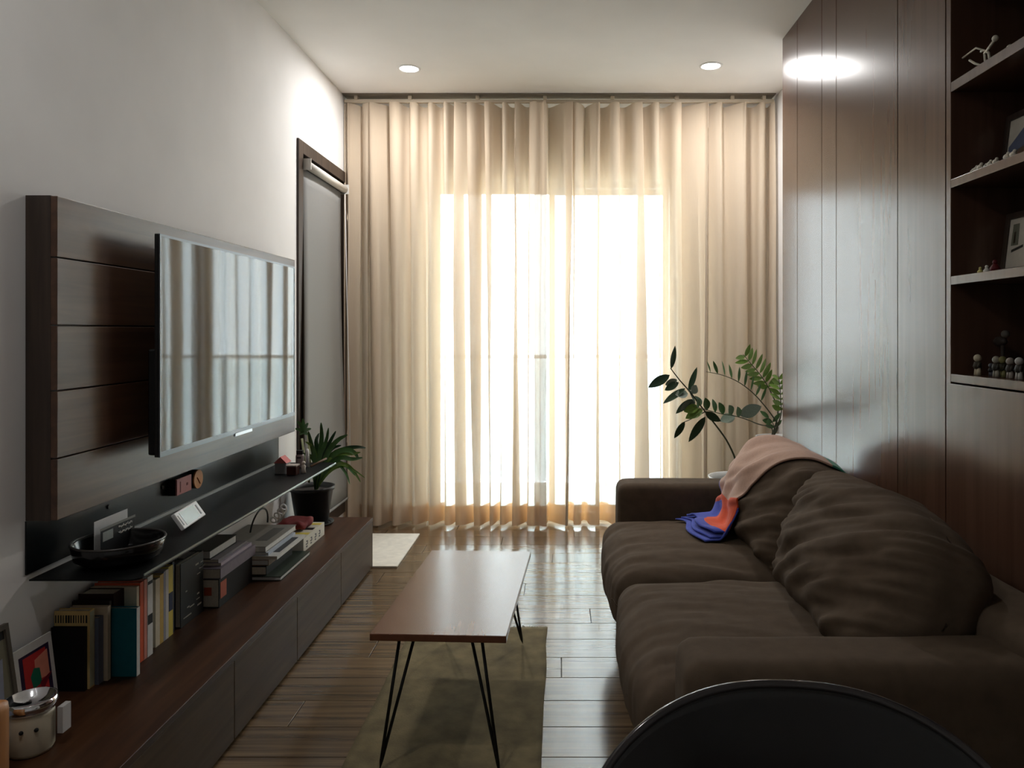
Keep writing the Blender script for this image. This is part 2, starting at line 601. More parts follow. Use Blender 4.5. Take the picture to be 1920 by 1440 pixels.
def curtain(label, ridges, seed, ztop, zbot, edge_lo, edge_hi, lean):
    """pleated cloth: ridges = pixel columns where a pleat comes forward at the top"""
    r = random.Random(seed)
    n = len(ridges) - 1
    xs = [px2x(p) for p in ridges]
    amp = [r.uniform(0.048, 0.066) for _ in range(n + 1)]
    om = [r.uniform(0.04, 0.10) for _ in range(n + 1)]
    sk = [lean * r.choice((0.10, 0.58, 0.2, 0.64, -0.35)) for _ in range(n + 1)]
    dxb = [r.uniform(-0.022, 0.022) for _ in range(n + 1)]
    dxb[0] = dxb[-1] = 0
    sk[-1 if lean > 0 else 0] = 0.0
    sk[-2 if lean > 0 else 1] *= 0.3
    if lean > 0:
        amp[0], amp[1], amp[2] = 0.03, 0.03, 0.036
        amp[-1], amp[-2] = 0.010, 0.02
        dxb[-2] = -0.03
    SP = 18
    zh = zbot + 0.125

    def pt(s, z, extra=0.0):
        k = min(int(s), n - 1)
        f = s - k
        t = (ztop - z) / (ztop - zbot)            # 0 top, 1 bottom
        x0 = xs[k] + dxb[k] * t
        x1 = xs[k + 1] + dxb[k + 1] * t
        p = x1 - x0
        ph = 2 * PI * f
        o = om[k] * (1 - f) + om[k + 1] * f
        a = amp[k] * (1 - f) + amp[k + 1] * f
        a *= min(1.0, 0.55 + p / 0.11)
        a *= 0.85 + 0.35 * t
        o = o * (0.75 + 0.5 * math.sin(2.2 * t + k * 1.7))
        ss = f * f * (3 - 2 * f)
        kk = (sk[k] * (1 - ss) + sk[k + 1] * ss) * (0.6 + 0.4 * math.sin(1.6 * t + k))
        x = x0 + p * f + o * p * math.sin(2 * ph) * 0.9 - kk * p * math.cos(ph) + 0.006 * noise.noise(Vector((s * 0.7, z * 1.2, seed)))
        yy = YC + 0.012 - a * math.cos(ph) + 0.012 * noise.noise(Vector((s * 0.9, z * 0.8, seed + 9)))
        if lean > 0 and s > n - 1.4:     # leading edge laps in front of the other half
            q = clamp01((s - (n - 1.4)) / 0.8)
            yy -= 0.085 * q * q * (3 - 2 * q)
        # the header hangs from the gliders: forward lip at the very top
        x = max(edge_lo, min(edge_hi, x))
        return Vector((x, yy + extra, z))
    zs = [ztop - (ztop - zh) * j / 26 for j in range(27)] + [zh - (zh - zbot) * j / 4 for j in range(1, 5)]
    m = MB()
    nu = n * SP

    def swag(s):   # top edge dips a little between the gliders, hem waves a little
        return 0.012 * (1 - math.cos(2 * PI * s)) / 2
    m.grid(lambda u, v: (lambda s, z: pt(s, z - swag(s) * max(0, 1 - (ztop - z) / 0.25)
                                         + 0.006 * noise.noise(Vector((s * 0.5, 0, seed))) * max(0, 1 - (z - zbot) / 0.5)))(u * n, zs[round(v * (len(zs) - 1))]), nu, len(zs) - 1)
    o = m.build('curtain', M_CURT, smooth=True)
    tag(o, label, 'curtain')
    h = MB()
    h.grid(lambda u, v: pt(u * n, zh - (zh - zbot) * v + 0.006 * noise.noise(Vector((u * n * 0.5, 0, seed))) * max(0, 1 - (zh - (zh - zbot) * v - zbot) / 0.5), 0.004), nu, 4)
    h.build('hem', M_HEM, o, smooth=True)
    return o


ZT = ZC - 0.054
left_r = [650, 664, 684, 712, 747, 777, 809, 838, 868, 896, 922, 947, 973, 1000, 1025]
right_r = [999, 1019, 1055, 1086, 1113, 1152, 1191, 1227, 1266, 1305, 1345, 1388, 1432, 1450]
curtain('beige pleated curtain half hanging beside the dark-framed window', left_r, 3, ZT, 0.018, XL + 0.006, px2x(1032), 1)
curtain('beige pleated curtain half hanging behind the two green plants', right_r, 11, ZT, 0.02, px2x(1002.2), XR - 0.012, -1)


# ================================================================== ROLLER BLIND on the left window
bl = thing('roller_blind', 'grey roller blind pulled down over the dark-framed window', 'blind', (-1.39, 4.66, 0.2))
MB().tube([(-1.418, 4.25, 2.236), (-1.418, 5.0, 2.236)], 0.024, 20).build('roller_tube', M_TUBE, bl, smooth=True)
for yy in (4.247, 5.003):
    MB().box(-1.445, -1.39, yy - 0.003, yy + 0.003, 2.205, 2.268).build('bracket', M_TUBE, bl)


def blind_pt(u, v):
    z = 2.215 - (2.215 - 0.215) * v
    x = -1.44 + 0.042 * v ** 1.3 + 0.006 * math.sin(u * 3 + v * 4)
    y_near = 4.255 - 0.076 * v
    return Vector((x, y_near + (4.985 - y_near) * u, z))


MB().grid(blind_pt, 10, 24).build('shade', M_BLIND, bl, smooth=True, solid=0.0015)
MB().tube([blind_pt(0, 1) - Vector((0, 0, .006)), blind_pt(1, 1) - Vector((0, 0, .006))], 0.008, 10).build('bottom_bar', M_BLIND, bl, smooth=True)
MB().tube([(-1.412, 4.992, 2.21), (-1.40, 4.994, 1.5), (-1.385, 4.994, 0.9), (-1.378, 4.992, 0.42)], 0.003, 6).build('pull_cord', M_WHITE, bl, smooth=True)

# ================================================================== WOOD PANELLING + BOOKCASE (right)
pn = thing('wood_panelling', 'dark walnut panelling of tall vertical boards behind the sofa', 'panelling', (XP + 0.1, 3.2, 0))
edges = [4.10, 3.843, 3.483, 3.301, 2.701, 2.365]
for a, c in zip(edges[:-1], edges[1:]):
    MB().box(XP, XP + 0.02, c + 0.003, a - 0.003, 0.002, ZC - 0.002).build('board', M_PANEL, pn)
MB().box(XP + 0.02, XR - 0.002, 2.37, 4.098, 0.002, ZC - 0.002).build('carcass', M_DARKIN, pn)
bc = thing('bookcase', 'built-in dark walnut bookcase with open shelves beside the panelling', 'bookcase', (XP + 0.12, 1.7, 0))
SY0, SY1 = 1.0, 2.334
zsh = [(1.146, 1.1706), (1.444, 1.470), (1.741, 1.767), (2.0355, 2.065), (2.335, 2.362), (2.64, 2.667)]
MB().box(XP, XR - 0.002, SY1, 2.362, 0.002, ZC - 0.002).build('side_panel', M_PANEL, bc, bevel=0.0015)
MB().box(XP, XR - 0.002, SY0 - 0.03, SY0, 0.002, ZC - 0.002).build('side_panel', M_PANEL, bc, bevel=0.0015)
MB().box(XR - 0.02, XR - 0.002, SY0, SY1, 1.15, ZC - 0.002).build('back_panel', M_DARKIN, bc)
for z0, z1 in zsh:
    MB().box(XP, XR - 0.02, SY0, SY1, z0, z1).build('shelf', M_PANEL, bc, bevel=0.001)
for a, c in ((2.355, 1.68), (1.676, 1.0)):
    MB().box(XP - 0.001, XP + 0.018, c + 0.002, a - 0.002, 0.06, 1.141).build('cabinet_door', M_PANEL, bc, bevel=0.0015)
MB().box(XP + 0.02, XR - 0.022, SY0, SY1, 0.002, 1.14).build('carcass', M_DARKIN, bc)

# ================================================================== TV WALL
tp = thing('tv_backdrop', 'dark walnut wall panel of five horizontal boards behind the television', 'wall panel', (-1.40, 2.97, 0.79))
TY0, TY1, TXF = 2.051, 3.891, -1.357
gz = [0.789, 0.957, 1.140, 1.317, 1.5008, 1.6685]
for a, c in zip(gz[:-1], gz[1:]):
    MB().box(TXF - 0.018, TXF, TY0, TY1, a + 0.0018, c - 0.0018).build('board', M_TVP, tp, bevel=0.0015)
MB().box(XL + 0.002, TXF - 0.018, TY0, TY1, 0.789, 1.6685).build('box_frame', M_DARKWOOD, tp, bevel=0.001)

tv = thing('television', 'large flat-screen television with thin black frame on the walnut panel', 'television', (-1.28, 2.99, 0.905))
TX = -1.255
VY0, VY1, VZ0, VZ1 = 2.3845, 3.598, 0.905, 1.608
M_SCREEN = mat('dark_screen', rgb(10, 11, 13), 0.04, spec=0.5)
MATS['dark_screen'].node_tree.nodes['Principled BSDF'].inputs['IOR'].default_value = 1.48
MB().box(TX - 0.018, TX - 0.002, VY0, VY1, VZ0, VZ1).build('casing', M_BLKPLAS, tv, bevel=0.002)
fr = MB()
fr.box(TX - 0.006, TX, VY0, VY0 + 0.008, VZ0, VZ1)
fr.box(TX - 0.006, TX, VY1 - 0.008, VY1, VZ0, VZ1)
fr.box(TX - 0.006, TX, VY0 + 0.008, VY1 - 0.008, VZ1 - 0.008, VZ1)
fr.box(TX - 0.006, TX, VY0 + 0.008, VY1 - 0.008, VZ0, VZ0 + 0.016)
fr.build('bezel', mat('tv_bezel', rgb(96, 98, 102), 0.3, 0.6), tv)
MB().box(TX - 0.003, TX - 0.0012, VY0 + 0.008, VY1 - 0.008, VZ0 + 0.016, VZ1 - 0.008).build('screen', M_SCREEN, tv)
MB().box(TX - 0.05, TX - 0.018, VY0 + 0.02, VY1 - 0.02, VZ0 + 0.003, VZ0 + 0.34).build('rear_housing', M_BLKPLAS, tv, bevel=0.006)
MB().box(TXF + 0.001, TX - 0.05, 2.85, 3.12, 1.1, 1.22).build('wall_mount', M_BLACK, tv)
MB().box(TX - 0.004, TX + 0.004, 2.93, 3.09, VZ0 - 0.009, VZ0 + 0.002).build('badge', mat('silver_badge', rgb(200, 202, 206), 0.3, 0.7), tv)

# black metal shelf under the panel
TRZ, TRX = 0.631, -1.138
sh = thing('metal_shelf', 'long black metal wall shelf with back plate under the television panel', 'shelf', (-1.3, 2.97, 0.63))
MB().box(XL + 0.001, XL + 0.005, TY0, TY1, TRZ + 0.012, 0.788).build('back_plate', M_BLACK, sh)
b = MB()
pts = []
rc = 0.03
for (cx, cy, a0) in ((TRX - rc, TY0 + rc, -PI / 2), (TRX - rc, TY1 - rc, 0)):
    for k in range(7):
        an = a0 + (PI / 2) * k / 6
        pts.append(Vector((cx + rc * math.cos(an), cy + rc * math.sin(an), TRZ - 0.004)))
pts.append(Vector((XL + 0.012, TY1, TRZ - 0.004)))
pts.append(Vector((XL + 0.012, TY0, TRZ - 0.004)))
b.poly_prism(pts, (0, 0, 0.004))
b.build('tray', mat('black_tray', rgb(12, 13, 13), 0.42, spec=0.2), sh)
MB().box(TRX - 0.0025, TRX, TY0 + rc, TY1 - rc, TRZ, TRZ + 0.006).build('front_lip', mat('lip_highlight', rgb(130, 138, 134), 0.3, 0.5), sh)  # paler lip colour paints the highlight along the black shelf edge
MB().box(XL + 0.003, XL + 0.010, TY0 + 0.3, TY1 - 0.02, TRZ - 0.004, TRZ + 0.010).build('slot_wall_strip', mat('grey_strip', rgb(176, 180, 178), 0.4), sh)  # pale strip stands in for the white wall showing through the slot
for (px, py) in ((203, 950), (304, 914)):
    yy = F * 1.44 / (CX - px)
    p = at(px, py, yy)
    MB().tube([(XL + 0.005, p.y, p.z), (XL + 0.009, p.y, p.z)], 0.007, 12).build('screw', M_BLKPLAS, sh)

# ================================================================== CONSOLE
CXF, CZ = -1.027, 0.282
cs = thing('tv_console', 'long low dark wood media console along the white wall', 'console', (-1.236, 2.7, 0))
MB().box(XL + 0.001, CXF, 1.2, 4.175, CZ - 0.02, CZ).build('top', M_CONS, cs, bevel=0.0015)
MB().box(XL + 0.001, CXF - 0.022, 1.21, 4.165, 0.03, CZ - 0.02).build('carcass', M_CONSF, cs)
MB().box(XL + 0.01, CXF - 0.05, 1.22, 4.15, 0.0, 0.03).build('plinth', M_BLKPLAS, cs)
de = [4.172, 3.57, 2.975, 2.40, 1.81, 1.203]
for a, c in zip(de[:-1], de[1:]):
    MB().box(CXF - 0.02, CXF - 0.001, c + 0.002, a - 0.002, 0.012, CZ - 0.022).build('door', M_CONSF, cs, bevel=0.0012)

# ================================================================== RUGS
rb = MB()


def rug_pt(u, v, x0, x1, y0, y1, z, wav):
    x = x0 + (x1 - x0) * u
    yy = y0 + (y1 - y0) * v
    e = wav * noise.noise(Vector((x * 5, yy * 3, 3)))
    return Vector((x + (e if u in (0, 1) else 0), yy + (e if v in (0, 1) else 0), z + abs(0.003 * noise.noise(Vector((x * 9, yy * 14, 1))))))


rug = MB().grid(lambda u, v: rug_pt(u, v, -0.645, -0.055, 1.5, 3.32, 0.006, 0.012), 24, 70).build('rug', M_RUG, smooth=True, solid=0.006)
tag(rug, 'worn olive green woven rug under the coffee table', 'rug')
LOC[rug.name] = Vector(rug.location)
fr = MB()
for k in range(46):
    x = -0.635 + 0.57 * k / 45
    if k > 40 or k % 1 == 0:
        fr.tube([(x, 3.318, 0.008), (x + rnd.uniform(-.006, .006), 3.335, 0.004), (x + rnd.uniform(-.01, .01), 3.35 + rnd.uniform(-.006, .006), 0.003)], 0.0018, 5)
f_ = fr.build('fringe', mat('rug_fringe', rgb(120, 112, 84), 0.95), rug, kind='stuff')
pm = MB().rbox((-1.145, 4.52, 0.006), (0.25, 0.34, 0.006), 0.004, 4).build('floor_mat', M_MAT, bevel=0.0)
tag(pm, 'small pale cream mat on the floor beyond the console', 'mat')

# ================================================================== COFFEE TABLE
tb = thing('coffee_table', 'narrow walnut coffee table on black hairpin legs', 'table', (-0.336, 2.63, 0.009))
ang = math.radians(-2.6)
RT = Matrix.Translation((-0.336, 2.63, 0)) @ Matrix.Rotation(ang, 4, 'Z')
TH = 0.42
MB().box(-0.2, 0.2, -0.425, 0.425, TH - 0.021, TH).xf(RT).build('table_top', M_TABLE, tb, bevel=0.002)
for sx in (-1, 1):
    for sy in (-1, 1):
        foot = Vector((sx * (0.176 if sy < 0 else 0.158), sy * (0.40 if sy < 0 else 0.51), 0.018))
        m = MB()
        a = Vector((sx * 0.145, sy * 0.385, TH - 0.024))
        c = Vector((sx * 0.105, sy * 0.33, TH - 0.024))
        a.x, c.x = sx * 0.122, sx * 0.083
        a.y, c.y = sy * 0.38, sy * 0.345
        m.tube([a, a.lerp(foot, 0.5) , foot + (a - foot).normalized() * 0.02, foot, foot + (c - foot).normalized() * 0.02, c.lerp(foot, .5), c], 0.0048, 10)
        m.xf(RT)
        lg = m.build('hairpin_leg', M_BLACK, tb, smooth=True)
        MB().box(sx * 0.11 - 0.045, sx * 0.11 + 0.045, sy * 0.377 - 0.035, sy * 0.377 + 0.035, TH - 0.025, TH - 0.0212).xf(RT).build('mounting_plate', M_BLACK, lg)

# ================================================================== SOFA
sf = thing('sofa', 'dark brown canvas two-seat sofa along the wood panelling', 'sofa', (0.7, 2.65, 0))
SA0, SA1 = 1.585, 3.67          # outer ends
AR = 0.2                        # arm thickness


def soft(seed, amp=0.004, f=7):
    def d(q):
        n_ = noise.noise(Vector((q.x * f + seed, q.y * f, q.z * f)))
        return q + Vector((n_ * amp, n_ * amp, noise.noise(Vector((q.x * f, q.y * f + seed, q.z * f))) * amp))
    return d


MB().rbox((0.72, (SA0 + SA1) / 2, 0.17), (0.44, (SA1 - SA0) / 2 - 0.06, 0.10), 0.03, 8, soft(1)).build('base', M_SOFA, sf, smooth=True)
for cy in (SA0 + AR / 2, SA1 - AR / 2):
    MB().rbox((0.725, cy, 0.3275), (0.46, AR / 2, 0.2725), 0.045, 16, soft(cy * 3, 0.004, 5)).build('arm', M_SOFA, sf, smooth=True)
MB().rbox((1.085, (SA0 + SA1) / 2, 0.36), (0.105, (SA1 - SA0) / 2 - 0.01, 0.29), 0.045, 16, soft(4, 0.004, 5)).build('back', M_SOFA, sf, smooth=True)
for x in (0.34, 1.1):
    for yy in (SA0 + 0.1, SA1 - 0.1):
        MB().box(x - 0.025, x + 0.025, yy - 0.025, yy + 0.025, 0, 0.08).build('leg', M_BLKPLAS, sf)
YM = 2.64
bvh_v, bvh_f = [], []


def keep(mb):
    b0 = len(bvh_v)
    bvh_v.extend(mb.v)
    bvh_f.extend([[i + b0 for i in f] for f in mb.f])


for k, (y0, y1) in enumerate(((SA0 + AR + 0.005, YM - 0.004), (YM + 0.004, SA1 - AR - 0.005))):
    hx, hy, hz = 0.395, (y1 - y0) / 2, 0.115

    def dseat(q, k=k, hx=hx, hy=hy, hz=hz):
        u, v = q.x / hx, q.y / hy
        q = q.copy()
        bul = max(0, 1 - abs(v) ** 2.6) * max(0, 1 - max(0, abs(u)) ** 4)
        if q.z > 0:
            q.z += 0.030 * bul - 0.015 * abs(v) ** 4
            q.z += 0.013 * noise.noise(Vector((q.x * 3 + k * 7, q.y * 15 + 0.9 * math.sin(q.x * 5), k * 3.3))) * (0.45 + 0.55 * (1 - bul))
            q.z += 0.005 * noise.noise(Vector((q.x * 8 + k, q.y * 38 + 2 * math.sin(q.x * 6), 5)))
        if q.x < -hx * 0.7:      # soft front nose
            q.x -= 0.035 * (1 - v * v) * max(0, 1 - (q.z / hz) ** 2)
            q.x += 0.008 * noise.noise(Vector((q.z * 5 + k, q.y * 22, 9)))
        return q
    m = MB().rbox((0.60, (y0 + y1) / 2, 0.335), (hx, hy, hz), 0.062, 56, dseat)
    keep(m)
    m.build('seat_cushion', M_SOFA, sf, smooth=True)
for k, (y0, y1) in enumerate(((SA0 + AR + 0.012, YM - 0.006), (YM + 0.006, SA1 - AR - 0.012))):
    hx, hy, hz = 0.115, (y1 - y0) / 2, 0.225

    def dback(q, k=k, hx=hx, hy=hy, hz=hz):
        v, w_ = q.y / hy, q.z / hz
        q = q.copy()
        bul = max(0, 1 - abs(v) ** 2.2) * max(0, 1 - abs(w_) ** 2.5)
        q.x += (0.055 if q.x > 0 else -0.075) * bul * (abs(q.x) / hx)
        # slumped top corners
        q.z -= 0.05 * abs(v) ** 3 * max(0, w_)
        if k == 0:
            q.z -= 0.035 * max(0, -v) ** 2 * max(0, w_)
        q.y += 0.02 * math.copysign(1, v) * (1 - w_ * w_) * abs(v) ** 3
        d = (q.y * 0.8 + q.z) * 10 + 1.3 * math.sin(q.z * 7 + k)
        a_ = 0.020 * noise.noise(Vector((d, (q.y - q.z) * 2.2 + k * 5, 2.0)))
        a_ += 0.012 * noise.noise(Vector((d * 2.4, (q.y - q.z) * 4 + k * 5, 7.0)))
        a_ += 0.004 * noise.noise(Vector((d * 5, (q.y - q.z) * 8 + k * 5, 4.0)))
        q.x -= a_ * 1.2 if q.x < 0 else 0
        q.z += a_ * 0.6 * max(0, w_)
        return q
    rot = Matrix.Rotation(math.radians(23), 4, 'Y')
    m = MB().rbox((0, 0, 0), (hx, hy, hz), 0.085, 60, dback)
    m.xf(Matrix.Translation((0.90, (y0 + y1) / 2, 0.615)) @ rot)
    keep(m)
    m.build('back_cushion', M_SOFA, sf, smooth=True)

# ------------------------------------------------------------------ throw blanket
# sofa frame also carries the blanket
fb = MB().rbox((1.085, (SA0 + SA1) / 2, 0.36), (0.105, (SA1 - SA0) / 2 - 0.01, 0.29), 0.045, 8)
keep(fb)
bvh = BVHTree.FromPolygons(bvh_v, bvh_f)
NU, NV = 44, 90


def drape(yc, th):
    o = Vector((1.0, yc, 0.505))
    d = Vector((math.cos(th), 0, math.sin(th)))
    hit = bvh.ray_cast(o + d * 1.5, -d, 1.5)
    if hit[0] is None:
        return None
    return hit[0] + d * 0.010


def clamp01(t):
    return max(0.0, min(1.0, t))


TH0, TH1 = math.radians(58), math.radians(176)
cols = []
for i in range(NU + 1):
    u = i / NU
    line = []
    for j in range(181):
        t = j / 180
        th = TH0 + (TH1 - TH0) * (t ** 0.8)
        g = clamp01((t - 0.2) / 0.75)
        g = g * g * (3 - 2 * g)
        y_far = 3.44 * (1 - g) + 3.35 * g
        y_near = 2.76 * (1 - g) + 2.97 * g
        yy = y_far + (y_near - y_far) * u
        p = drape(yy, th)
        if p is None:
            continue
        line.append(p)
    x_end = 0.555 + 0.02 * math.sin(u * 7) + 0.04 * u
    xa = min(p.x for p in line[-20:]) - 0.01
    for j in range(1, 41):
        hit = bvh.ray_cast(Vector((xa + (x_end - xa) * j / 40, yy, 1.2)), Vector((0, 0, -1)), 2.0)
        if hit[0] is not None:
            line.append(hit[0] + Vector((0, 0, 0.010)))
    # smooth and resample by arc length
    for _ in range(10):
        line = [line[0]] + [(line[k - 1] + line[k] * 2 + line[k + 1]) / 4 for k in range(1, len(line) - 1)] + [line[-1]]
    cols.append(line)


def resample(line, n):
    L = [0]
    for a, c in zip(line[:-1], line[1:]):
        L.append(L[-1] + (c - a).length)
    out, k = [], 0
    for i in range(n + 1):
        s = L[-1] * i / n
        while k < len(L) - 2 and L[k + 1] < s:
            k += 1
        f = (s - L[k]) / max(1e-9, L[k + 1] - L[k])
        out.append(line[k].lerp(line[k + 1], f))
    return out


cols = [resample(c, NV) for c in cols]
for _ in range(3):
    new = []
    for i in range(NU + 1):
        new.append([(cols[max(i - 1, 0)][j] + cols[i][j] * 2 + cols[min(i + 1, NU)][j]) / 4 for j in range(NV + 1)])
    cols = new
M_BL = [mat('throw_peach', rgb(196, 160, 140), 0.95, var=0.06, scale=80, sheen=0.2, bump=0.3, bscale=900),
        mat('throw_blue', rgb(66, 84, 186), 0.95, var=0.08, scale=80, sheen=0.2, bump=0.3, bscale=900),
        mat('throw_orange', rgb(224, 84, 36), 0.95, var=0.06, scale=80, sheen=0.2, bump=0.3, bscale=900),
        mat('throw_teal', rgb(62, 142, 116), 0.95, var=0.06, scale=80, sheen=0.2, bump=0.3, bscale=900),
        mat('throw_lilac', rgb(168, 156, 190), 0.95, var=0.06, scale=80, sheen=0.2, bump=0.3, bscale=900)]
m = MB()
for j in range(NV + 1):
    for i in range(NU + 1):
        u, v = i / NU, j / NV
        p = cols[i][j].copy()
        # lengthwise pleats growing towards the gathered end
        g = clamp01((v - 0.2) / 0.5)
        fold = 0.012 * g * (0.5 + 0.5 * math.sin(u * 17 + 2 * math.sin(v * 4))) * (1 if 0.03 < u < 0.97 else 0.4)
        p += Vector((-0.8, 0, 0.6)) * fold
        p.y += 0.006 * math.sin(v * 16 + u * 3) * g
        p.z += 0.026 * clamp01((v - 0.72) / 0.12)
        m.v.append(p)
for j in range(NV):
    for i in range(NU):
        u, v = (i + .5) / NU, (j + .5) / NV
        c = 0
        if u < 0.15 and v < 0.42:
            c = 1
        elif u < 0.05:
            c = 4
        elif u > 0.70 and v < 0.235:
            c = 3
        if v > 0.74:
            c = 2
            if u < 0.34 and v > 0.82:
                c = 1
        if u < 0.1 and v > 0.6:
            c = 1
        if v > 0.95:
            c = 1
        m.cur = c
        a = j * (NU + 1) + i
        m.face([a, a + 1, a + NU + 2, a + NU + 1])
m.cur = 0
throw = m.build('throw_blanket', M_BL, smooth=True, solid=0.007)
tag(throw, 'peach, orange, blue and teal throw blanket draped over the sofa back cushion', 'blanket')
# folded layers under the loose end on the seat
for k, (dz, dx) in enumerate(((0.0, 0.045), (0.010, 0.022))):
    m = MB()
    j0 = int(NV * 0.80)
    for j in range(j0, NV + 1):
        for i in range(NU + 1):
            p = cols[i][j].copy()
            t = (j - j0) / (NV - j0)
            p += Vector((-dx * t, 0.03 * (2 - k) * (0.5 - i / NU) * t, dz + 0.0012 * math.sin(i * 0.5 + k)))
            m.v.append(p)
    for j in range(NV - j0):
        for i in range(NU):
            a = j * (NU + 1) + i
            m.cur = 1
            m.face([a, a + 1, a + NU + 2, a + NU + 1])
    m.cur = 0
    m.build('folded_layer', M_BL, throw, smooth=True, solid=0.006)

# ================================================================== DINING CHAIR in front
ch = thing('shell_chair', 'glossy black curved shell chair with its back to the sofa', 'chair', (0.262, 0.68, 0), rot=(0, 0, math.radians(-6)))
sh_m = MB()


def shell(u, v):
    """u across -1..1, v 0 seat front .. 1 back top; local: sitter faces -y"""
    a = u * 2 - 1
    if v < 0.5:
        t = v / 0.5
        yy = -0.20 + 0.36 * t
        z = 0.45 - 0.02 * math.sin(PI * t)
        hw = 0.20 + 0.03 * math.sin(PI * t * 0.8)
        lift = 0.05 * t
        if t < 0.15:
            z -= 0.03 * (1 - t / 0.15) ** 2
    else:
        t = (v - 0.5) / 0.5
        an = t * PI / 2
        yy = 0.16 + 0.07 * math.sin(min(1, t * 2.2) * PI / 2) + 0.05 * t
        z = 0.45 + 0.405 * t - 0.02 * math.cos(an)
        hw = 0.225 + 0.03 * t
        hw *= 1.0
        lift = 0.05 + 0.0 * t
    x = a * hw
    if v < 0.5:
        z += lift * abs(a) ** 2.5
    else:
        yy -= 0.085 * abs(a) ** 2.2
        z -= (0.12 * (1 - math.sqrt(max(0.0, 1 - min(1, abs(a)) ** 2.4)))) * clamp01((t - 0.3) / 0.7) * 1.3
        z += lift * abs(a) ** 2.5 * max(0, 1 - t * 2)
    return Vector((x, yy, z))


sh_m.grid(shell, 40, 56)
shl = sh_m.build('shell', M_BLKGLOSS, ch, smooth=True, local=True, solid=0.009)
rim = [shell(0, v / 56) for v in range(0, 57)] + [shell(u / 40, 1) for u in range(1, 41)] + [shell(1, v / 56) for v in range(55, -1, -1)]
MB().tube(rim, 0.0058, 8).build('rim', mat('rim_highlight', rgb(60, 56, 56), 0.14, 0.3), ch, smooth=True, local=True)  # rim coloured lighter than the shell to paint its edge highlight
for sx in (-1, 1):
    for sy in (-1, 1):
        MB().tube([(sx * 0.10, sy * 0.09, 0.425), (sx * 0.20, sy * 0.21, 0.0)], [0.014, 0.010], 12).build('leg', M_BLACK, ch, smooth=True, local=True)
MB().box(-0.11, 0.11, -0.1, 0.1, 0.408, 0.425).build('seat_mount', M_BLACK, ch, local=True)

# ================================================================== BOOKS


def book(label, loc, dims, cover, rot=(0, 0, 0), pages=None, group=None, soft_cover=False, name='book', spine=True, band=None):
    """local: x = spine (+) to fore edge (-), y = thickness, z = height; loc = bottom, spine-side, near cover corner"""
    d, t, h = dims
    r = thing(name, label, 'book', loc, group, rot)
    ct = 0.0012 if soft_cover else 0.0025
    m = MB()
    m.box(-d, 0, 0, ct, 0, h)
    m.box(-d, 0, t - ct, t, 0, h)
    if spine:
        m.box(-ct, 0, ct, t - ct, 0, h)
    m.build('cover', cover, r, local=True)
    MB().box(-d + 0.004, -ct - 0.0002, ct, t - ct, 0.003, h - 0.003).build('pages', pages or M_PAGES, r, local=True)
    if band:
        for (bz0, bz1, bm) in band:
            MB().box(-0.004, 0.0006, 0.002, t - 0.002, h * bz0, h * bz1).build('spine_label', bm, r, local=True)
    return r


def cov(name, r, g, b, rough=0.5):
    return mat('cover_' + name, rgb(r, g, b), rough, var=0.05, scale=50, spec=0.2)


ZB = CZ + 0.0005
INK = cov('ink', 30, 30, 32)
WHT = cov('white', 214, 212, 208)
gA = 'books standing on the console'
gB = 'books lying in stacks on the console'
book('small black hardback standing first in the row beside the abstract print', (-1.345, 2.150, ZB), (0.095, 0.012, 0.18), cov('black', 16, 15, 15))
bs = book('taller cream book with black bar pattern behind the small black hardback', (-1.340, 2.164, ZB), (0.1, 0.024, 0.222), cov('cream', 206, 176, 118), band=[(0.02, 0.98, cov('sage', 176, 178, 150))])
for k in range(13):
    x = -0.097 + 0.0072 * k
    MB().box(x, x + rnd.uniform(0.002, 0.005), -0.0006, 0.001, 0.188, 0.210).build('printed_bar', INK, bs, local=True)
book('slate blue spined book standing between two cream spines', (-1.330, 2.190, ZB), (0.1, 0.024, 0.192), cov('slate', 104, 110, 128))
book('tall cream spined book standing beside the slate blue one', (-1.318, 2.215, ZB), (0.11, 0.014, 0.216), cov('pale_cream', 202, 184, 160))
book('thin dark brown book pressed against the teal book', (-1.322, 2.230, ZB), (0.11, 0.010, 0.226), cov('dark_brown', 40, 27, 20))
book('teal hardback with white spine edge on the console', (-1.250, 2.242, ZB), (0.185, 0.02, 0.201), cov('teal', 26, 104, 118), band=[(0.0, 1.0, WHT)])
book('dark wine red book behind the teal hardback', (-1.33, 2.264, ZB), (0.105, 0.055, 0.236), cov('wine', 52, 26, 24))
book('slim cream book left of the orange spine', (-1.292, 2.320, ZB), (0.14, 0.014, 0.238), cov('ivory', 216, 200, 176))
book('bright orange spined book in the standing row', (-1.290, 2.335, ZB), (0.14, 0.020, 0.245), cov('orange', 214, 96, 62))
book('salmon pink spined book between orange and white spines', (-1.289, 2.356, ZB), (0.14, 0.017, 0.247), cov('salmon', 212, 142, 128))
book('white spined book with a black oval emblem', (-1.288, 2.374, ZB), (0.14, 0.030, 0.25), cov('white_spine', 218, 216, 214), band=[(0.40, 0.52, INK), (0.90, 0.94, INK)])
book('dark brown filler standing in for the shaded gap between the white and cream spines', (-1.315, 2.407, ZB), (0.12, 0.038, 0.236), cov('gap_shade', 44, 32, 26))  # book-shaped filler paints the dark of an empty gap in the row
yb = 2.447
for (nm, lab, c, th, hh) in (('cream2', 'cream spined paperback next to the mustard spine', (208, 196, 172), 0.026, 0.218),
                             ('mustard', 'mustard spined paperback between cream and grey spines', (194, 162, 92), 0.022, 0.224),
                             ('greyblue', 'thin grey blue paperback in the standing row', (150, 150, 160), 0.013, 0.228),
                             ('lightgrey', 'light grey paperback beside the thin grey blue one', (196, 192, 188), 0.018, 0.229)):
    book(lab, (-1.302, yb, ZB), (0.13, th, hh), cov(nm, *c), soft_cover=True)
    yb += th + 0.0008
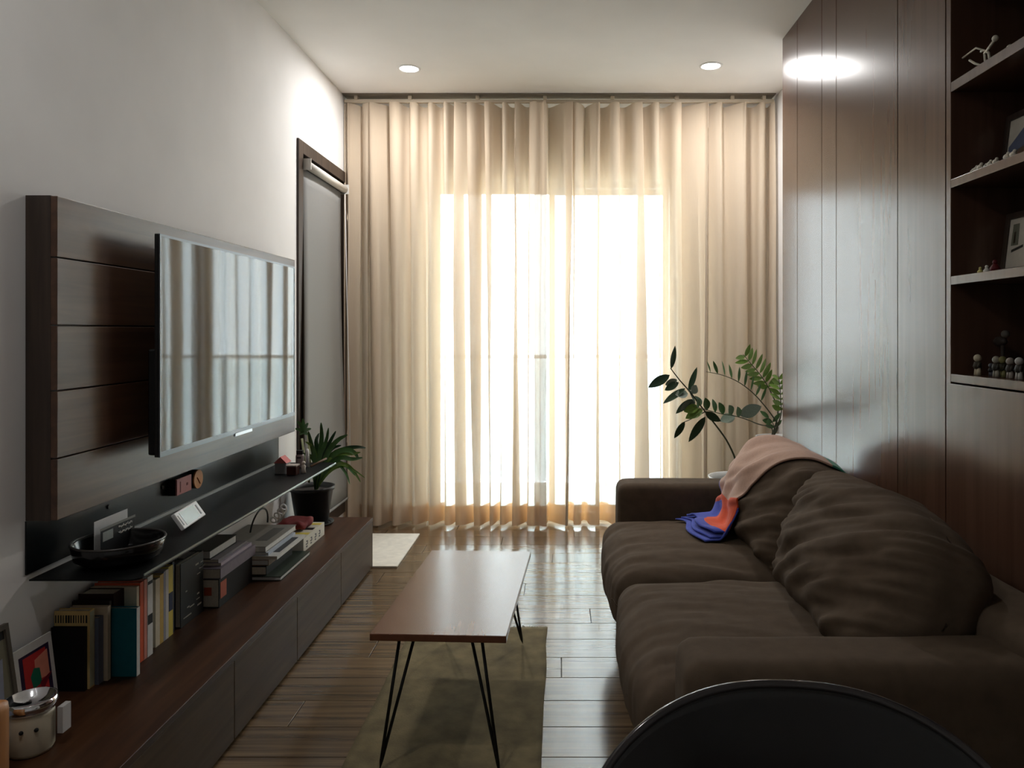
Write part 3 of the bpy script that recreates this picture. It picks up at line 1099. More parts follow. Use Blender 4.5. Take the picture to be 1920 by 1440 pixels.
book('yellow spined paperback with a navy label', (-1.303, yb, ZB), (0.13, 0.030, 0.234), cov('yellow', 206, 186, 88), soft_cover=True, band=[(0.36, 0.62, cov('navy', 40, 46, 74))])
book('thin navy book beside the yellow paperback', (-1.306, yb + 0.031, ZB), (0.13, 0.013, 0.24), cov('navy2', 32, 36, 52))
bk = book('dark patterned book standing with its cover towards the room', (-1.300, 2.770, ZB), (0.165, 0.022, 0.22), cov('charcoal', 22, 21, 19), rot=(0, 0, PI / 2))
for k in range(14):
    xx, zz = -0.15 + 0.13 * rnd.random(), 0.02 + 0.17 * rnd.random()
    MB().box(xx, xx + rnd.uniform(.01, .04), -0.0005, 0.001, zz, zz + rnd.uniform(.002, .006)).build('cover_print', cov('pale_print', 150, 144, 132), bk, local=True)

# stack A  (lying: thickness up).  rot -90 about x turns local y->-z ; use rot (PI/2,0,0): y->z , z->-y


def lying(label, xs, y_far, z, dims, cover, **kw):
    """spine faces the room (+x); y_far = far end; dims = depth, thickness, length"""
    return book(label, (xs, y_far, z), dims, cover, rot=(PI / 2, 0, kw.pop('yaw', 0)), **kw)


o = lying('thick black box-like book with an orange square at the bottom of its stack', -1.256, 3.10, ZB, (0.165, 0.105, 0.30), cov('jet', 18, 16, 16))
MB().box(-0.055, -0.028, 0.045, 0.075, 0.2994, 0.3006).build('orange_label', cov('burnt', 176, 84, 54), o, local=True)
MB().box(-0.0005, 0.0012, 0.03, 0.09, 0.24, 0.29).build('cover_picture', cov('picture_red', 170, 92, 70), o, local=True)
lying('brown hardback with lilac cover above the black box-like book', -1.250, 3.12, ZB + 0.106, (0.17, 0.038, 0.32), cov('lilac_grey', 128, 118, 126))
lying('thin pale lilac magazine lying above the brown hardback', -1.262, 3.11, ZB + 0.1445, (0.16, 0.012, 0.28), cov('lilac', 176, 162, 172), soft_cover=True)
lying('thin grey magazine lying under the small dark book', -1.272, 3.09, ZB + 0.157, (0.16, 0.012, 0.26), cov('grey_mag', 120, 114, 116), soft_cover=True)
lying('small dark covered book with white pages on top of its stack', -1.302, 3.06, ZB + 0.1695, (0.125, 0.032, 0.23), cov('moss', 54, 52, 44), spine=False, pages=WHT)
# stack B
lying('large dark green book at the bottom of the magazine stack', -1.140, 3.47, ZB, (0.25, 0.017, 0.365), cov('bottle_green', 38, 46, 36), pages=WHT, spine=False)
lying('black slipcased book lying on the large dark green book', -1.205, 3.42, ZB + 0.0175, (0.22, 0.036, 0.30), cov('slip_black', 30, 30, 30))
lying('brown backed book in the middle of the magazine stack', -1.200, 3.44, ZB + 0.054, (0.22, 0.024, 0.31), cov('tan', 138, 112, 88), pages=WHT)
o = lying('white magazine with a dark photograph sticking out of its stack', -1.165, 3.47, ZB + 0.0785, (0.24, 0.014, 0.34), cov('mag_white', 212, 210, 206), soft_cover=True)
MB().box(-0.06, -0.012, 0.0138, 0.0145, 0.05, 0.28).build('cover_photo', cov('photo_dark', 70, 70, 74), o, local=True)
lying('pale blue edged magazine below the topmost grey book', -1.205, 3.46, ZB + 0.093, (0.22, 0.012, 0.32), cov('pale_blue', 186, 194, 206), soft_cover=True, pages=WHT)
o = lying('wide grey covered book on top of the magazine stack', -1.215, 3.50, ZB + 0.1055, (0.222, 0.024, 0.36), cov('dove_grey', 146, 142, 134), pages=WHT, spine=False)
MB().box(-0.08, -0.03, 0.0236, 0.0246, 0.06, 0.27).build('cover_photo', cov('photo_grey', 104, 102, 98), o, local=True)
# thick white paperback with lettering on its spine
o = lying('thick white and yellow paperback with dark lettering under the red pouch', -1.183, 3.815, ZB, (0.215, 0.062, 0.31), cov('directory_white', 222, 218, 204), pages=WHT)
for k in range(4):
    zc = 0.265 - 0.062 * k
    m = MB()
    m.box(-0.0005, 0.0012, 0.012, 0.018, zc - 0.008, zc + 0.008)
    m.box(-0.0005, 0.0012, 0.026, 0.040, zc - 0.012, zc - 0.006)
    m.box(-0.0005, 0.0012, 0.024, 0.029, zc - 0.010, zc + 0.010)
    m.box(-0.0005, 0.0012, 0.038, 0.042, zc - 0.010, zc + 0.006)
    m.build('spine_letter', cov('letter_grey', 96, 96, 98), o, local=True)
MB().box(-0.09, -0.004, 0.0615, 0.0626, 0.20, 0.235).build('yellow_band', cov('band_yellow', 226, 206, 96), o, local=True)
MB().box(-0.09, -0.004, 0.0615, 0.0626, 0.02, 0.055).build('yellow_band', cov('band_yellow', 226, 206, 96), o, local=True)
MB().box(-0.06, -0.01, 0.0615, 0.0626, 0.11, 0.15).build('dark_title', INK, o, local=True)

# red cloth pouch


def dp(q):
    q = q.copy()
    q.z *= 0.6 + 0.4 * (1 - (q.x / 0.07) ** 2) * (1 - (q.y / 0.08) ** 2)
    q.z += 0.010 * noise.noise(q * 30)
    q.x += 0.010 * noise.noise(q * 22 + Vector((5, 0, 0)))
    return q


pou = MB().rbox((-1.29, 3.70, ZB + 0.062 + 0.024), (0.07, 0.085, 0.024), 0.02, 14, dp).build('cloth_pouch', mat('red_cloth', rgb(120, 34, 34), 0.85, var=0.15, scale=60), smooth=True)
tag(pou, 'dark red crumpled cloth pouch on the white and yellow paperback', 'pouch')
cab = MB().tube([(-1.37 + 0.01 * math.sin(a), 3.46 - 0.10 * math.cos(a), ZB + 0.125 + 0.085 * math.sin(a)) for a in [PI * k / 20 for k in range(21)]], 0.004, 8).build('power_cable', M_BLKPLAS, smooth=True)
tag(cab, 'black cable looping up behind the magazine stack', 'cable')
coil = MB().tube([(-1.40 + 0.018 * math.cos(a), 3.70 + 0.012 * a / 1.6, ZB + 0.09 + 0.018 * math.sin(a) + 0.0016 * a) for a in [0.4 * k for k in range(60)]], 0.0042, 6).build('coiled_cord', M_WHITE, smooth=True)
tag(coil, 'white coiled cord against the wall beside the plant pot', 'cord')

# ================================================================== PLANTS


def leaf_mesh(name, m, fold=0.12, tip=0.9, curl=0.0):
    """unit leaf along +y, width 1 -> scaled per leaf"""
    b = MB()
    n = 8
    for j in range(n + 1):
        t = j / n
        w_ = 0.5 * (math.sin(PI * t ** tip)) ** 0.85 + (0.02 if 0 < j < n else 0)
        z = curl * t * t
        b.v += [Vector((-w_, t, z + fold * w_)), Vector((0, t, z)), Vector((w_, t, z + fold * w_))]
    for j in range(n):
        a = 3 * j
        b.face([a, a + 1, a + 4, a + 3])
        b.face([a + 1, a + 2, a + 5, a + 4])
    me = bpy.data.meshes.new(name)
    me.from_pydata([tuple(p) for p in b.v], [], b.f)
    me.materials.append(m)
    me.polygons.foreach_set('use_smooth', [True] * len(me.polygons))
    return me


LEAVES = {'g': leaf_mesh('leaf_green', M_LEAF, 0.25), 'd': leaf_mesh('leaf_dark', M_LEAFD, 0.2), 'l': leaf_mesh('leaf_light', M_LEAFL, 0.25),
          'p': leaf_mesh('leaf_pale', mat('leaf_pale', rgb(128, 142, 128), 0.4, var=0.15, scale=18), 0.2)}


def leaf(parent, kind, base, tip, width, roll=0.0):
    base, tip = Vector(base), Vector(tip)
    d = tip - base
    L = d.length
    yv = d.normalized()
    ref = Vector((0.25, -1, 0.35)).normalized()
    zv = (ref - yv * ref.dot(yv)).normalized()
    xv = yv.cross(zv)
    mt = Matrix((xv, yv, zv)).transposed().to_4x4() @ Matrix.Rotation(roll, 4, 'Y')
    o = bpy.data.objects.new('leaf', LEAVES[kind])
    C.objects.link(o)
    o.parent = parent
    o.matrix_local = Matrix.Translation(base - LOC[parent.name]) @ mt @ Matrix.Diagonal((width, L, width, 1))
    return o


def stem(parent, pts, r0, r1, name='stem', m=None):
    # smooth polyline
    pp = [Vector(p) for p in pts]
    for _ in range(2):
        q = [pp[0]]
        for a, c in zip(pp[:-1], pp[1:]):
            q += [a.lerp(c, 0.25), a.lerp(c, 0.75)]
        pp = q + [pp[-1]]
    n = len(pp)
    return MB().tube(pp, [r0 + (r1 - r0) * i / (n - 1) for i in range(n)], 8).build(name, m or M_STEM, parent, smooth=True)


# big-leaved plant in the white pot behind the sofa arm
Y1 = 4.30
c1 = Vector((1.0, Y1, 0))
zr = EYE - (893 - CY) * Y1 / F
pl1 = thing('potted_plant', 'potted plant with large dark oval leaves in a white pot behind the sofa arm', 'plant', (c1.x, c1.y, 0))
MB().lathe([(0.001, 0.0), (0.10, 0.0), (0.115, 0.02), (0.155, zr - 0.01), (0.16, zr), (0.15, zr), (0.143, zr - 0.03), (0.14, zr - 0.05)], c1, 48).build('pot', M_CERAM, pl1, smooth=True)
MB().lathe([(0.145, zr - 0.04), (0.07, zr - 0.03), (0.001, zr - 0.028)], c1, 32).build('soil', M_SOIL, pl1, smooth=True)


def A1(px, py, dy=0.0):
    return at(px, py, Y1 + dy)


stem(pl1, [Vector((1.0, Y1, zr - 0.03)), A1(1383, 870), A1(1365, 828), A1(1342, 797), A1(1322, 772), A1(1297, 738, -.02), A1(1276, 715, -.03), A1(1262, 697, -.03), A1(1257, 690, -.03)], 0.006, 0.0025)
for (k, b0, t0, w_, ro) in (
        ('d', (1258, 692), (1266, 648), .036, 0.3), ('d', (1256, 703), (1215, 727), .052, 0.1), ('d', (1273, 717), (1246, 732), .042, 0.2),
        ('p', (1270, 712), (1247, 722), .04, -0.2), ('p', (1290, 738), (1266, 740), .06, 0.3), ('d', (1285, 728), (1243, 757), .042, 0.5),
        ('d', (1291, 735), (1307, 688), .032, -0.3), ('p', (1297, 738), (1306, 722), .05, 0.3), ('d', (1298, 748), (1267, 776), .040, 0.4),
        ('p', (1303, 752), (1276, 768), .06, -0.3), ('d', (1304, 758), (1290, 728), .04, 0.7), ('d', (1323, 781), (1291, 829), .046, 0.2),
        ('d', (1284, 790), (1264, 822), .036, 0.0), ('d', (1322, 772), (1352, 790), .05, 0.9), ('d', (1315, 760), (1303, 742), .04, 0.2)):
    leaf(pl1, k, A1(*b0), A1(t0[0], t0[1], rnd.uniform(-.05, .05)), w_, ro)
stem(pl1, [A1(1322, 772), A1(1300, 784), A1(1284, 791)], 0.003, 0.002)
stem(pl1, [Vector((1.02, Y1 - .02, zr - 0.03)), A1(1386, 868, -.02), A1(1390, 862, -.03)], 0.004, 0.003)
leaf(pl1, 'g', A1(1385, 872, -.03), A1(1412, 838, -.06), .10, 0.2)
leaf(pl1, 'g', A1(1384, 876, -.03), A1(1400, 868, -.08), .05, 0.5)

# fern-like plant in the raised pale pot beside the panelling
Y2 = 4.62
c2 = Vector((1.315, Y2, 0))
zr2 = EYE - (818 - CY) * Y2 / F
st = thing('plant_stand', 'slim dark plant stand between the curtain and the panelling', 'stand', (c2.x, c2.y, 0))
MB().lathe([(0.001, zr2 - 0.215), (0.11, zr2 - 0.215), (0.11, zr2 - 0.20), (0.001, zr2 - 0.20)], c2, 32).build('top', M_DARKWOOD, st)
for k in range(3):
    a = 2 * PI * k / 3 + 0.4
    MB().tube([c2 + Vector((0.07 * math.cos(a), 0.07 * math.sin(a), zr2 - 0.21)), c2 + Vector((0.11 * math.cos(a), 0.11 * math.sin(a), 0.001))], 0.009, 10).build('leg', M_DARKWOOD, st, smooth=True)
pl2 = thing('fern_plant', 'green plant with rows of narrow leaflets in a grey-white pot beside the panelling', 'plant', (c2.x, c2.y, zr2 - 0.1995))
MB().lathe([(0.001, zr2 - 0.1995), (0.075, zr2 - 0.1995), (0.085, zr2 - 0.18), (0.112, zr2 - 0.03), (0.122, zr2 - 0.03), (0.124, zr2), (0.112, zr2), (0.108, zr2 - 0.03)], c2, 40).build('pot', mat('pale_pot', rgb(186, 184, 182), 0.4), pl2, smooth=True)
MB().lathe([(0.109, zr2 - 0.02), (0.001, zr2 - 0.012)], c2, 28).build('soil', M_SOIL, pl2, smooth=True)


def A2(px, py, dy=0.0):
    return at(px, py, Y2 + dy)


def frond(pts, kind, n, llen, lw, side=0, start=0.3, r0=0.005, dyl=0.03, up=None):
    P_ = [A2(*p) for p in pts]
    stem(pl2, [Vector((c2.x - 0.03, c2.y, zr2 - 0.015))] + P_, r0, 0.0015)
    L = [0]
    for a, c in zip(P_[:-1], P_[1:]):
        L.append(L[-1] + (c - a).length)
    for i in range(n):
        s = L[-1] * (start + (1 - start) * (i + 0.4) / n)
        k = 0
        while k < len(L) - 2 and L[k + 1] < s:
            k += 1
        f = (s - L[k]) / (L[k + 1] - L[k])
        p = P_[k].lerp(P_[k + 1], f)
        t = (P_[k + 1] - P_[k]).normalized()
        nrm = Vector((t.z, 0, -t.x))
        if nrm.z < 0:
            nrm = -nrm
        for sd in ((1, -1) if side == 0 else (side,)):
            ln = llen * (0.75 + 0.5 * math.sin(PI * (0.25 + 0.65 * i / n))) * rnd.uniform(.9, 1.1) * (0.9 if sd > 0 else 0.75)
            tip = p + (nrm * sd * 0.9 + t * 0.55 + Vector((0, rnd.uniform(-.5, .2), 0))).normalized() * ln
            leaf(pl2, kind, p, tip, lw * rnd.uniform(.85, 1.15), rnd.uniform(-.3, .6) * sd)


frond([(1462, 800), (1445, 775), (1425, 750), (1405, 730), (1380, 713), (1352, 702), (1324, 697)], 'g', 9, 0.088, 0.020, 1, 0.30)
frond([(1462, 770, .03), (1450, 745, .03), (1440, 724, .03), (1424, 700, .02), (1408, 682, .02), (1393, 664, .02)], 'l', 8, 0.092, 0.030, 0, 0.35)
frond([(1466, 780, -.05), (1464, 755, -.05), (1463, 730, -.05), (1460, 705, -.05)], 'l', 7, 0.082, 0.032, 0, 0.1)
frond([(1450, 800, -.1), (1425, 797, -.15), (1400, 786, -.22), (1375, 779, -.27), (1350, 776, -.3), (1325, 768, -.33), (1300, 762, -.35)], 'g', 6, 0.068, 0.046, 1, 0.45, 0.004)
frond([(1455, 808, .02), (1448, 790, .02), (1442, 784, .02), (1436, 786, .02)], 'g', 3, 0.07, 0.03, 0, 0.1, 0.003)
leaf(pl2, 'p', A2(1385, 778, -.24), A2(1428, 762, -.2), .075, 0.3)
leaf(pl2, 'p', A2(1378, 780, -.25), A2(1350, 790, -.28), .06, 0.3)
leaf(pl2, 'l', A2(1318, 768, -.33), A2(1285, 785, -.36), .055, 0.3)
leaf(pl2, 'l', A2(1310, 762, -.34), A2(1282, 772, -.36), .05, 0.0)

# strap-leaf plant in the black pot on the console
c3 = Vector((-1.315, 4.03, CZ + 0.0005))
pl3 = thing('strap_leaf_plant', 'strap-leaved green plant in a black plastic pot on the console', 'plant', c3)
HP = 0.2
MB().lathe([(0.001, 0.0), (0.078, 0.0), (0.082, 0.004), (0.108, HP - 0.02), (0.116, HP - 0.018), (0.118, HP), (0.108, HP), (0.104, HP - 0.03)], c3, 40).build('pot', M_BLKPLAS, pl3, smooth=True)
MB().lathe([(0.104, HP - 0.025), (0.001, HP - 0.018)], c3, 28).build('soil', M_SOIL, pl3, smooth=True)
MB().lathe([(0.001, 0.0), (0.098, 0.0), (0.106, 0.012), (0.102, 0.012), (0.09, 0.004)], c3 + Vector((0.008, 0, 0.0)), 32).build('saucer', mat('dark_saucer', rgb(40, 44, 44), 0.25), pl3, smooth=True)


def strap(pts, wmax, m):
    P_ = [Vector(p) for p in pts]
    for _ in range(2):
        q = [P_[0]]
        for a, c in zip(P_[:-1], P_[1:]):
            q += [a.lerp(c, 0.25), a.lerp(c, 0.75)]
        P_ = q + [P_[-1]]
    n = len(P_)
    b = MB()
    for i, p in enumerate(P_):
        t = (P_[min(i + 1, n - 1)] - P_[max(i - 1, 0)]).normalized()
        s = t.cross(Vector((0.15, -1, 0.3))).normalized()
        up = s.cross(t)
        f = i / (n - 1)
        w_ = wmax * (0.25 + 0.75 * math.sin(PI * min(1, f * 0.95 + 0.12)) ** 0.8) * (1 if f < 0.97 else 0.15) / 2
        b.v += [p - s * w_ + up * w_ * 0.3, p, p + s * w_ + up * w_ * 0.3]
    for i in range(n - 1):
        a = 3 * i
        b.face([a, a + 1, a + 4, a + 3])
        b.face([a + 1, a + 2, a + 5, a + 4])
    return b.build('leaf', m, pl3, smooth=True)


def A3(px, py, dy=0.0):
    return at(px, py, 4.03 + dy)


base = c3 + Vector((0.02, 0, HP - 0.02))
tip_sets = [
        ([(600, 850), (604, 820), (602, 792)], .026, M_LEAF), ([(590, 855), (583, 830), (578, 808)], .024, M_LEAF),
        ([(612, 850), (632, 825), (652, 815)], .028, M_LEAF), ([(615, 858), (642, 842), (664, 846), (672, 860)], .03, M_LEAF),
        ([(618, 852), (650, 840), (672, 838), (686, 840)], .024, M_LEAFD), ([(618, 868), (640, 856), (660, 862), (680, 858)], .027, M_LEAF),
        ([(620, 874), (645, 868), (662, 880), (676, 904)], .02, M_LEAFL), ([(608, 860), (622, 840), (640, 835)], .024, M_LEAFD),
        ([(620, 880), (648, 872), (668, 884), (684, 896)], .012, M_LEAFL), ([(596, 848), (592, 826), (599, 812)], .024, M_LEAFD),
        ([(606, 870), (628, 862), (652, 874), (666, 892)], .02, M_LEAF), ([(598, 856), (612, 830), (616, 802)], .022, M_LEAF),
        ([(610, 862), (636, 848), (658, 852), (676, 848)], .024, M_LEAFL), ([(592, 862), (574, 850), (562, 856)], .02, M_LEAF),
        ([(604, 858), (620, 826), (630, 808)], .022, M_LEAFD), ([(612, 872), (634, 868), (650, 888), (656, 908)], .016, M_LEAF),
        ([(594, 858), (586, 836), (572, 828)], .018, M_LEAFL)]
for (tips, w_, m) in tip_sets:
    strap([base] + [A3(p[0], p[1], -0.02 * k + rnd.uniform(-.03, .03)) for k, p in enumerate(tips)], w_, m)
for (x0, x1, yt) in ((582, 577, 812), (572, 566, 822), (590, 586, 840)):
    MB().tube([A3(x0 + 8, 905), A3(x0, 870), A3(x1, yt)], 0.006, 8).build('cane', mat('pale_cane', rgb(168, 170, 128), 0.5, var=0.15), pl3, smooth=True)
top = A3(570, 810)
for (dx, dz) in ((-.03, .06), (.0, .075), (.03, .05), (.045, .02), (-.04, .02), (.03, -.01), (-.02, -.01)):
    strap([top, top + Vector((dx * .5, -.01, dz * .7)), top + Vector((dx, -.02, dz))], .018, M_LEAF)

# ================================================================== THINGS ON THE METAL SHELF
z0 = TRZ + 0.0004
bo = thing('round_bowl', 'wide black round bowl on the metal shelf under the television', 'bowl', (-1.285, 2.215, z0))
MB().lathe([(0.001, z0), (0.085, z0), (0.115, z0 + 0.02), (0.122, z0 + 0.06), (0.119, z0 + 0.064), (0.115, z0 + 0.06), (0.108, z0 + 0.022), (0.08, z0 + 0.006), (0.001, z0 + 0.006)], (-1.285, 2.215, 0), 48).build('body', M_BLKGLOSS, bo, smooth=True)
MB().tube([(-1.285 + 0.1205 * math.cos(a), 2.215 + 0.1205 * math.sin(a), z0 + 0.063) for a in [2 * PI * k / 48 for k in range(48)]], 0.0035, 8, closed=True).build('rim', mat('bowl_rim', rgb(54, 50, 46), 0.3), bo, smooth=True)
for k, (x, yy) in enumerate(((-1.24, 2.25), (-1.27, 2.16))):
    o = MB().ball((x, yy, z0 + 0.019), 0.012).build('steel_ball', M_CHROME, smooth=True)
    tag(o, 'small shiny steel ball lying in the black round bowl', 'ball', 'steel balls in the bowl')
o = MB().box(-1.3405, -1.3395, 2.186, 2.354, z0 + 0.012, 0.752).build('paper_card', mat('card_white', rgb(206, 206, 206), 0.7))
tag(o, 'blank white card standing behind the black lettered card in the bowl', 'card')
cd = thing('greeting_card', 'black card with pale handwriting standing in the black round bowl', 'card', (-1.315, 2.262, z0))
MB().box(-1.3155, -1.3145, 2.176, 2.348, z0 + 0.012, 0.732).build('sheet', cov('card_black', 24, 24, 26), cd)
MB().box(-1.3147, -1.3143, 2.172, 2.352, 0.728, 0.735).build('edge', mat('card_edge', rgb(120, 118, 112), 0.6), cd)
for r_ in range(2):
    m = MB()
    pts = []
    for k in range(26):
        yy = 2.262 + 0.072 * k / 25
        pts.append((-1.3138, yy, 0.718 - 0.017 * r_ + 0.0035 * math.sin(k * 2.3 + r_) + 0.002 * math.sin(k * 0.9)))
    m.tube(pts, 0.0012, 5)
    m.build('handwriting', WHT, cd)
MB().box(-1.3146, -1.3140, 2.185, 2.235, 0.695, 0.722).build('photo', cov('card_photo', 150, 156, 152), cd)
# white digital device leaning back
dv = thing('desk_clock', 'white digital clock with grey-green display leaning back on the metal shelf', 'clock', (-1.255, 2.61, z0))
RD = Matrix.Translation((-1.238, 2.509, z0 + 0.0175)) @ Matrix.Rotation(math.radians(6.5), 4, 'Z') @ Matrix.Rotation(math.radians(-34), 4, 'Y')
MB().box(-0.014, 0, 0, 0.2, 0.0, 0.062).xf(RD).build('case', M_WHITE, dv, bevel=0.003)
MB().box(-0.001, 0.0008, 0.03, 0.155, 0.007, 0.055).xf(RD).build('display', mat('lcd_grey_green', rgb(150, 164, 156), 0.25), dv)
MB().box(-0.001, 0.0010, 0.168, 0.177, 0.012, 0.050).xf(RD).build('button_bar', M_BLKPLAS, dv)
MB().box(-0.001, 0.0010, 0.010, 0.014, 0.012, 0.050).xf(RD).build('edge_line', mat('device_grey', rgb(120, 124, 120), 0.5), dv)
MB().box(-0.03, -0.014, 0.09, 0.11, 0.0, 0.03).xf(RD).build('stand', M_WHITE, dv)
# two small wall-plate magnets
px_ = thing('magnet_clip', 'square pink tile magnet on the black back plate', 'magnet', (-1.42, 2.845, 0.695))
MB().box(XL + 0.0055, -1.412, 2.79, 2.90, 0.697, 0.757).build('block', cov('magnet_dark', 26, 18, 18), px_)
MB().box(-1.412, -1.406, 2.79, 2.90, 0.697, 0.757).build('face', cov('pink', 190, 128, 126), px_, bevel=0.001)
MB().box(-1.406, -1.4052, 2.812, 2.818, 0.705, 0.745).build('mark', cov('maroon', 110, 44, 40), px_)
MB().box(-1.406, -1.4052, 2.86, 2.872, 0.722, 0.732).build('mark', cov('maroon', 110, 44, 40), px_)
md = thing('magnet_disc', 'round orange disc magnet beside the pink tile magnet', 'magnet', (-1.42, 2.957, 0.692))
MB().tube([(XL + 0.0055, 2.957, 0.727), (-1.412, 2.957, 0.727)], 0.036, 28).build('block', cov('magnet_dark', 26, 18, 18), md)
MB().tube([(-1.412, 2.957, 0.727), (-1.406, 2.957, 0.727)], 0.036, 28).build('face', cov('amber', 206, 146, 98), md)
MB().tube([(-1.4055, 2.945, 0.735), (-1.4055, 2.968, 0.708)], 0.0022, 6).build('mark', cov('rust', 140, 78, 40), md)
# far end knick-knacks
hs = thing('toy_house', 'tiny white toy house with a pink-red roof at the end of the metal shelf', 'ornament', (-1.315, 3.60, z0))
MB().box(-1.342, -1.288, 3.575, 3.63, z0, z0 + 0.05).build('walls', mat('toy_grey', rgb(170, 170, 170), 0.6), hs)
MB().poly_prism([Vector((-1.346, 3.57, z0 + 0.05)), Vector((-1.284, 3.57, z0 + 0.05)), Vector((-1.315, 3.57, z0 + 0.08))], (0, 0.065, 0)).build('roof', cov('roof_pink', 200, 110, 108), hs)
hb = thing('trinket_box', 'small dark brown trinket box with pale lid beside the toy house', 'box', (-1.252, 3.56, z0))
MB().box(-1.275, -1.229, 3.54, 3.585, z0, z0 + 0.04).build('body', cov('mahogany', 62, 30, 22), hb, bevel=0.002)
MB().box(-1.277, -1.227, 3.538, 3.587, z0 + 0.04, z0 + 0.046).build('lid', cov('lid_pale', 188, 176, 166), hb, bevel=0.001)
bt = thing('perfume_bottle', 'mauve bottle with a black cap at the end of the metal shelf', 'bottle', (-1.283, 3.75, z0))
MB().rbox((-1.283, 3.75, z0 + 0.032), (0.018, 0.014, 0.032), 0.006, 5).build('body', mat('mauve_glass', rgb(160, 142, 138), 0.3), bt, smooth=True)
MB().box(-1.298, -1.268, 3.739, 3.761, z0 + 0.064, z0 + 0.084).build('cap', M_BLKPLAS, bt, bevel=0.002)
MB().box(-1.293, -1.273, 3.7348, 3.7358, z0 + 0.046, z0 + 0.052).build('print', INK, bt)
o = MB().lathe([(0.0005, z0), (0.009, z0), (0.009, z0 + 0.075), (0.006, z0 + 0.088), (0.0005, z0 + 0.09)], (-1.25, 3.76, 0), 16).build('candle', M_WHITE, smooth=True)
tag(o, 'slim white candle stick next to the mauve bottle', 'candle')
fg = thing('figurine', 'tiny cream standing figurine in front of the mauve bottle', 'figurine', (-1.215, 3.60, z0))
MB().lathe([(0.0005, z0), (0.012, z0), (0.009, z0 + 0.02), (0.011, z0 + 0.032), (0.005, z0 + 0.04)], (-1.215, 3.60, 0), 14).build('body', cov('bisque', 206, 196, 184), fg, smooth=True)
MB().ball((-1.215, 3.60, z0 + 0.047), 0.009).build('head', cov('bisque', 206, 196, 184), fg, smooth=True)
br = MB().tube([(-1.20, 3.66, z0 + 0.02), (-1.17, 3.70, z0 + 0.035), (-1.15, 3.74, z0 + 0.045)], 0.005, 8).build('twig', cov('twig', 120, 96, 76), smooth=True)
tag(br, 'short brown twig leaning at the end of the metal shelf', 'twig')
br.location.z -= 0.0

# ================================================================== NEAR END OF THE CONSOLE
# abstract print: white card leaning on the wall
pr = thing('art_print', 'white-bordered abstract print in red, green and pink leaning on the wall', 'print', (-1.40, 2.03, ZB))
RPm = Matrix.Translation((-1.392, 1.961, ZB)) @ Matrix.Rotation(math.radians(-7), 4, 'Y')
MB().box(-0.004, 0, 0, 0.15, 0, 0.187).xf(RPm).build('card', WHT, pr)
X1 = 0.0004


def patch(pts, m, lift):
    MB().poly_prism([Vector((X1 * lift, p[0] * 0.15, p[1] * 0.187)) for p in pts], (0.0003, 0, 0)).xf(RPm).build('printed_shape', m, pr)


patch([(.13, .12), (.90, .12), (.90, .88), (.13, .88)], cov('print_navy', 44, 28, 58), 0)
patch([(.22, .20), (.80, .20), (.80, .84), (.22, .84)], cov('print_red', 196, 52, 52), 1)
patch([(.48, .45), (.84, .42), (.84, .80), (.50, .74)], cov('print_pink', 222, 140, 118), 2)
patch([(.40, .36), (.62, .38), (.60, .60), (.46, .64), (.36, .54)], cov('print_green', 24, 108, 82), 3)
patch([(.58, .40), (.90, .46), (.60, .24)], cov('print_wine', 120, 24, 44), 4)
patch([(.24, .14), (.78, .16), (.62, .28), (.24, .24)], cov('print_rose', 216, 120, 112), 5)
# left picture frame
pf = thing('picture_frame', 'dark-edged glazed picture leaning on the wall beside the abstract print', 'picture', (-1.40, 1.82, ZB))
RF = Matrix.Translation((-1.385, 1.64, ZB)) @ Matrix.Rotation(math.radians(-8), 4, 'Y')
b = MB()
b.box(-0.012, 0, 0, 0.012, 0, 0.27)
b.box(-0.012, 0, 0.308, 0.32, 0, 0.27)
b.box(-0.012, 0, 0.012, 0.308, 0.258, 0.27)
b.box(-0.012, 0, 0.012, 0.308, 0, 0.012)
b.xf(RF).build('frame', cov('frame_taupe', 92, 84, 74), pf)
MB().box(-0.009, -0.005, 0.012, 0.308, 0.012, 0.258).xf(RF).build('picture', cov('picture_olive', 128, 124, 106, 0.15), pf)
MB().poly_prism([Vector((-0.0049, 0.05, 0.02)), Vector((-0.0049, 0.27, 0.02)), Vector((-0.0049, 0.29, 0.19)), Vector((-0.0049, 0.05, 0.13))], (0.0004, 0, 0)).xf(RF).build('picture_shape', cov('picture_blue', 150, 156, 174, 0.15), pf)
MB().box(-0.0049, -0.0044, 0.26, 0.305, 0.235, 0.256).xf(RF).build('clip', INK, pf)
# white jar with chrome dish
jr = thing('ceramic_jar', 'white ceramic jar with chrome dish on top and dark dots', 'jar', (-1.288, 1.85, ZB))
MB().lathe([(0.0005, ZB), (0.045, ZB), (0.05, ZB + 0.01), (0.05, ZB + 0.09), (0.048, ZB + 0.098), (0.0005, ZB + 0.098)], (-1.288, 1.85, 0), 40).build('body', mat('jar_cream', rgb(206, 198, 176), 0.35), jr, smooth=True)
MB().lathe([(0.0005, ZB + 0.0985), (0.05, ZB + 0.0985), (0.0555, ZB + 0.112), (0.0555, ZB + 0.128), (0.052, ZB + 0.128), (0.05, ZB + 0.112), (0.0005, ZB + 0.108)], (-1.288, 1.85, 0), 40).build('dish', M_CHROME, jr, smooth=True)
for a in (-0.75, -1.35):
    p = Vector((-1.288 + 0.0505 * math.cos(a), 1.85 + 0.0505 * math.sin(a), ZB + 0.066))
    MB().ball(p, 0.005, 10, 6).build('dot', INK, jr, smooth=True)
MB().box(-1.236, -1.222, 1.868, 1.90, ZB + 0.03, ZB + 0.095).build('tag', mat('paper_tag', rgb(190, 186, 184), 0.8), jr, bevel=0.001)
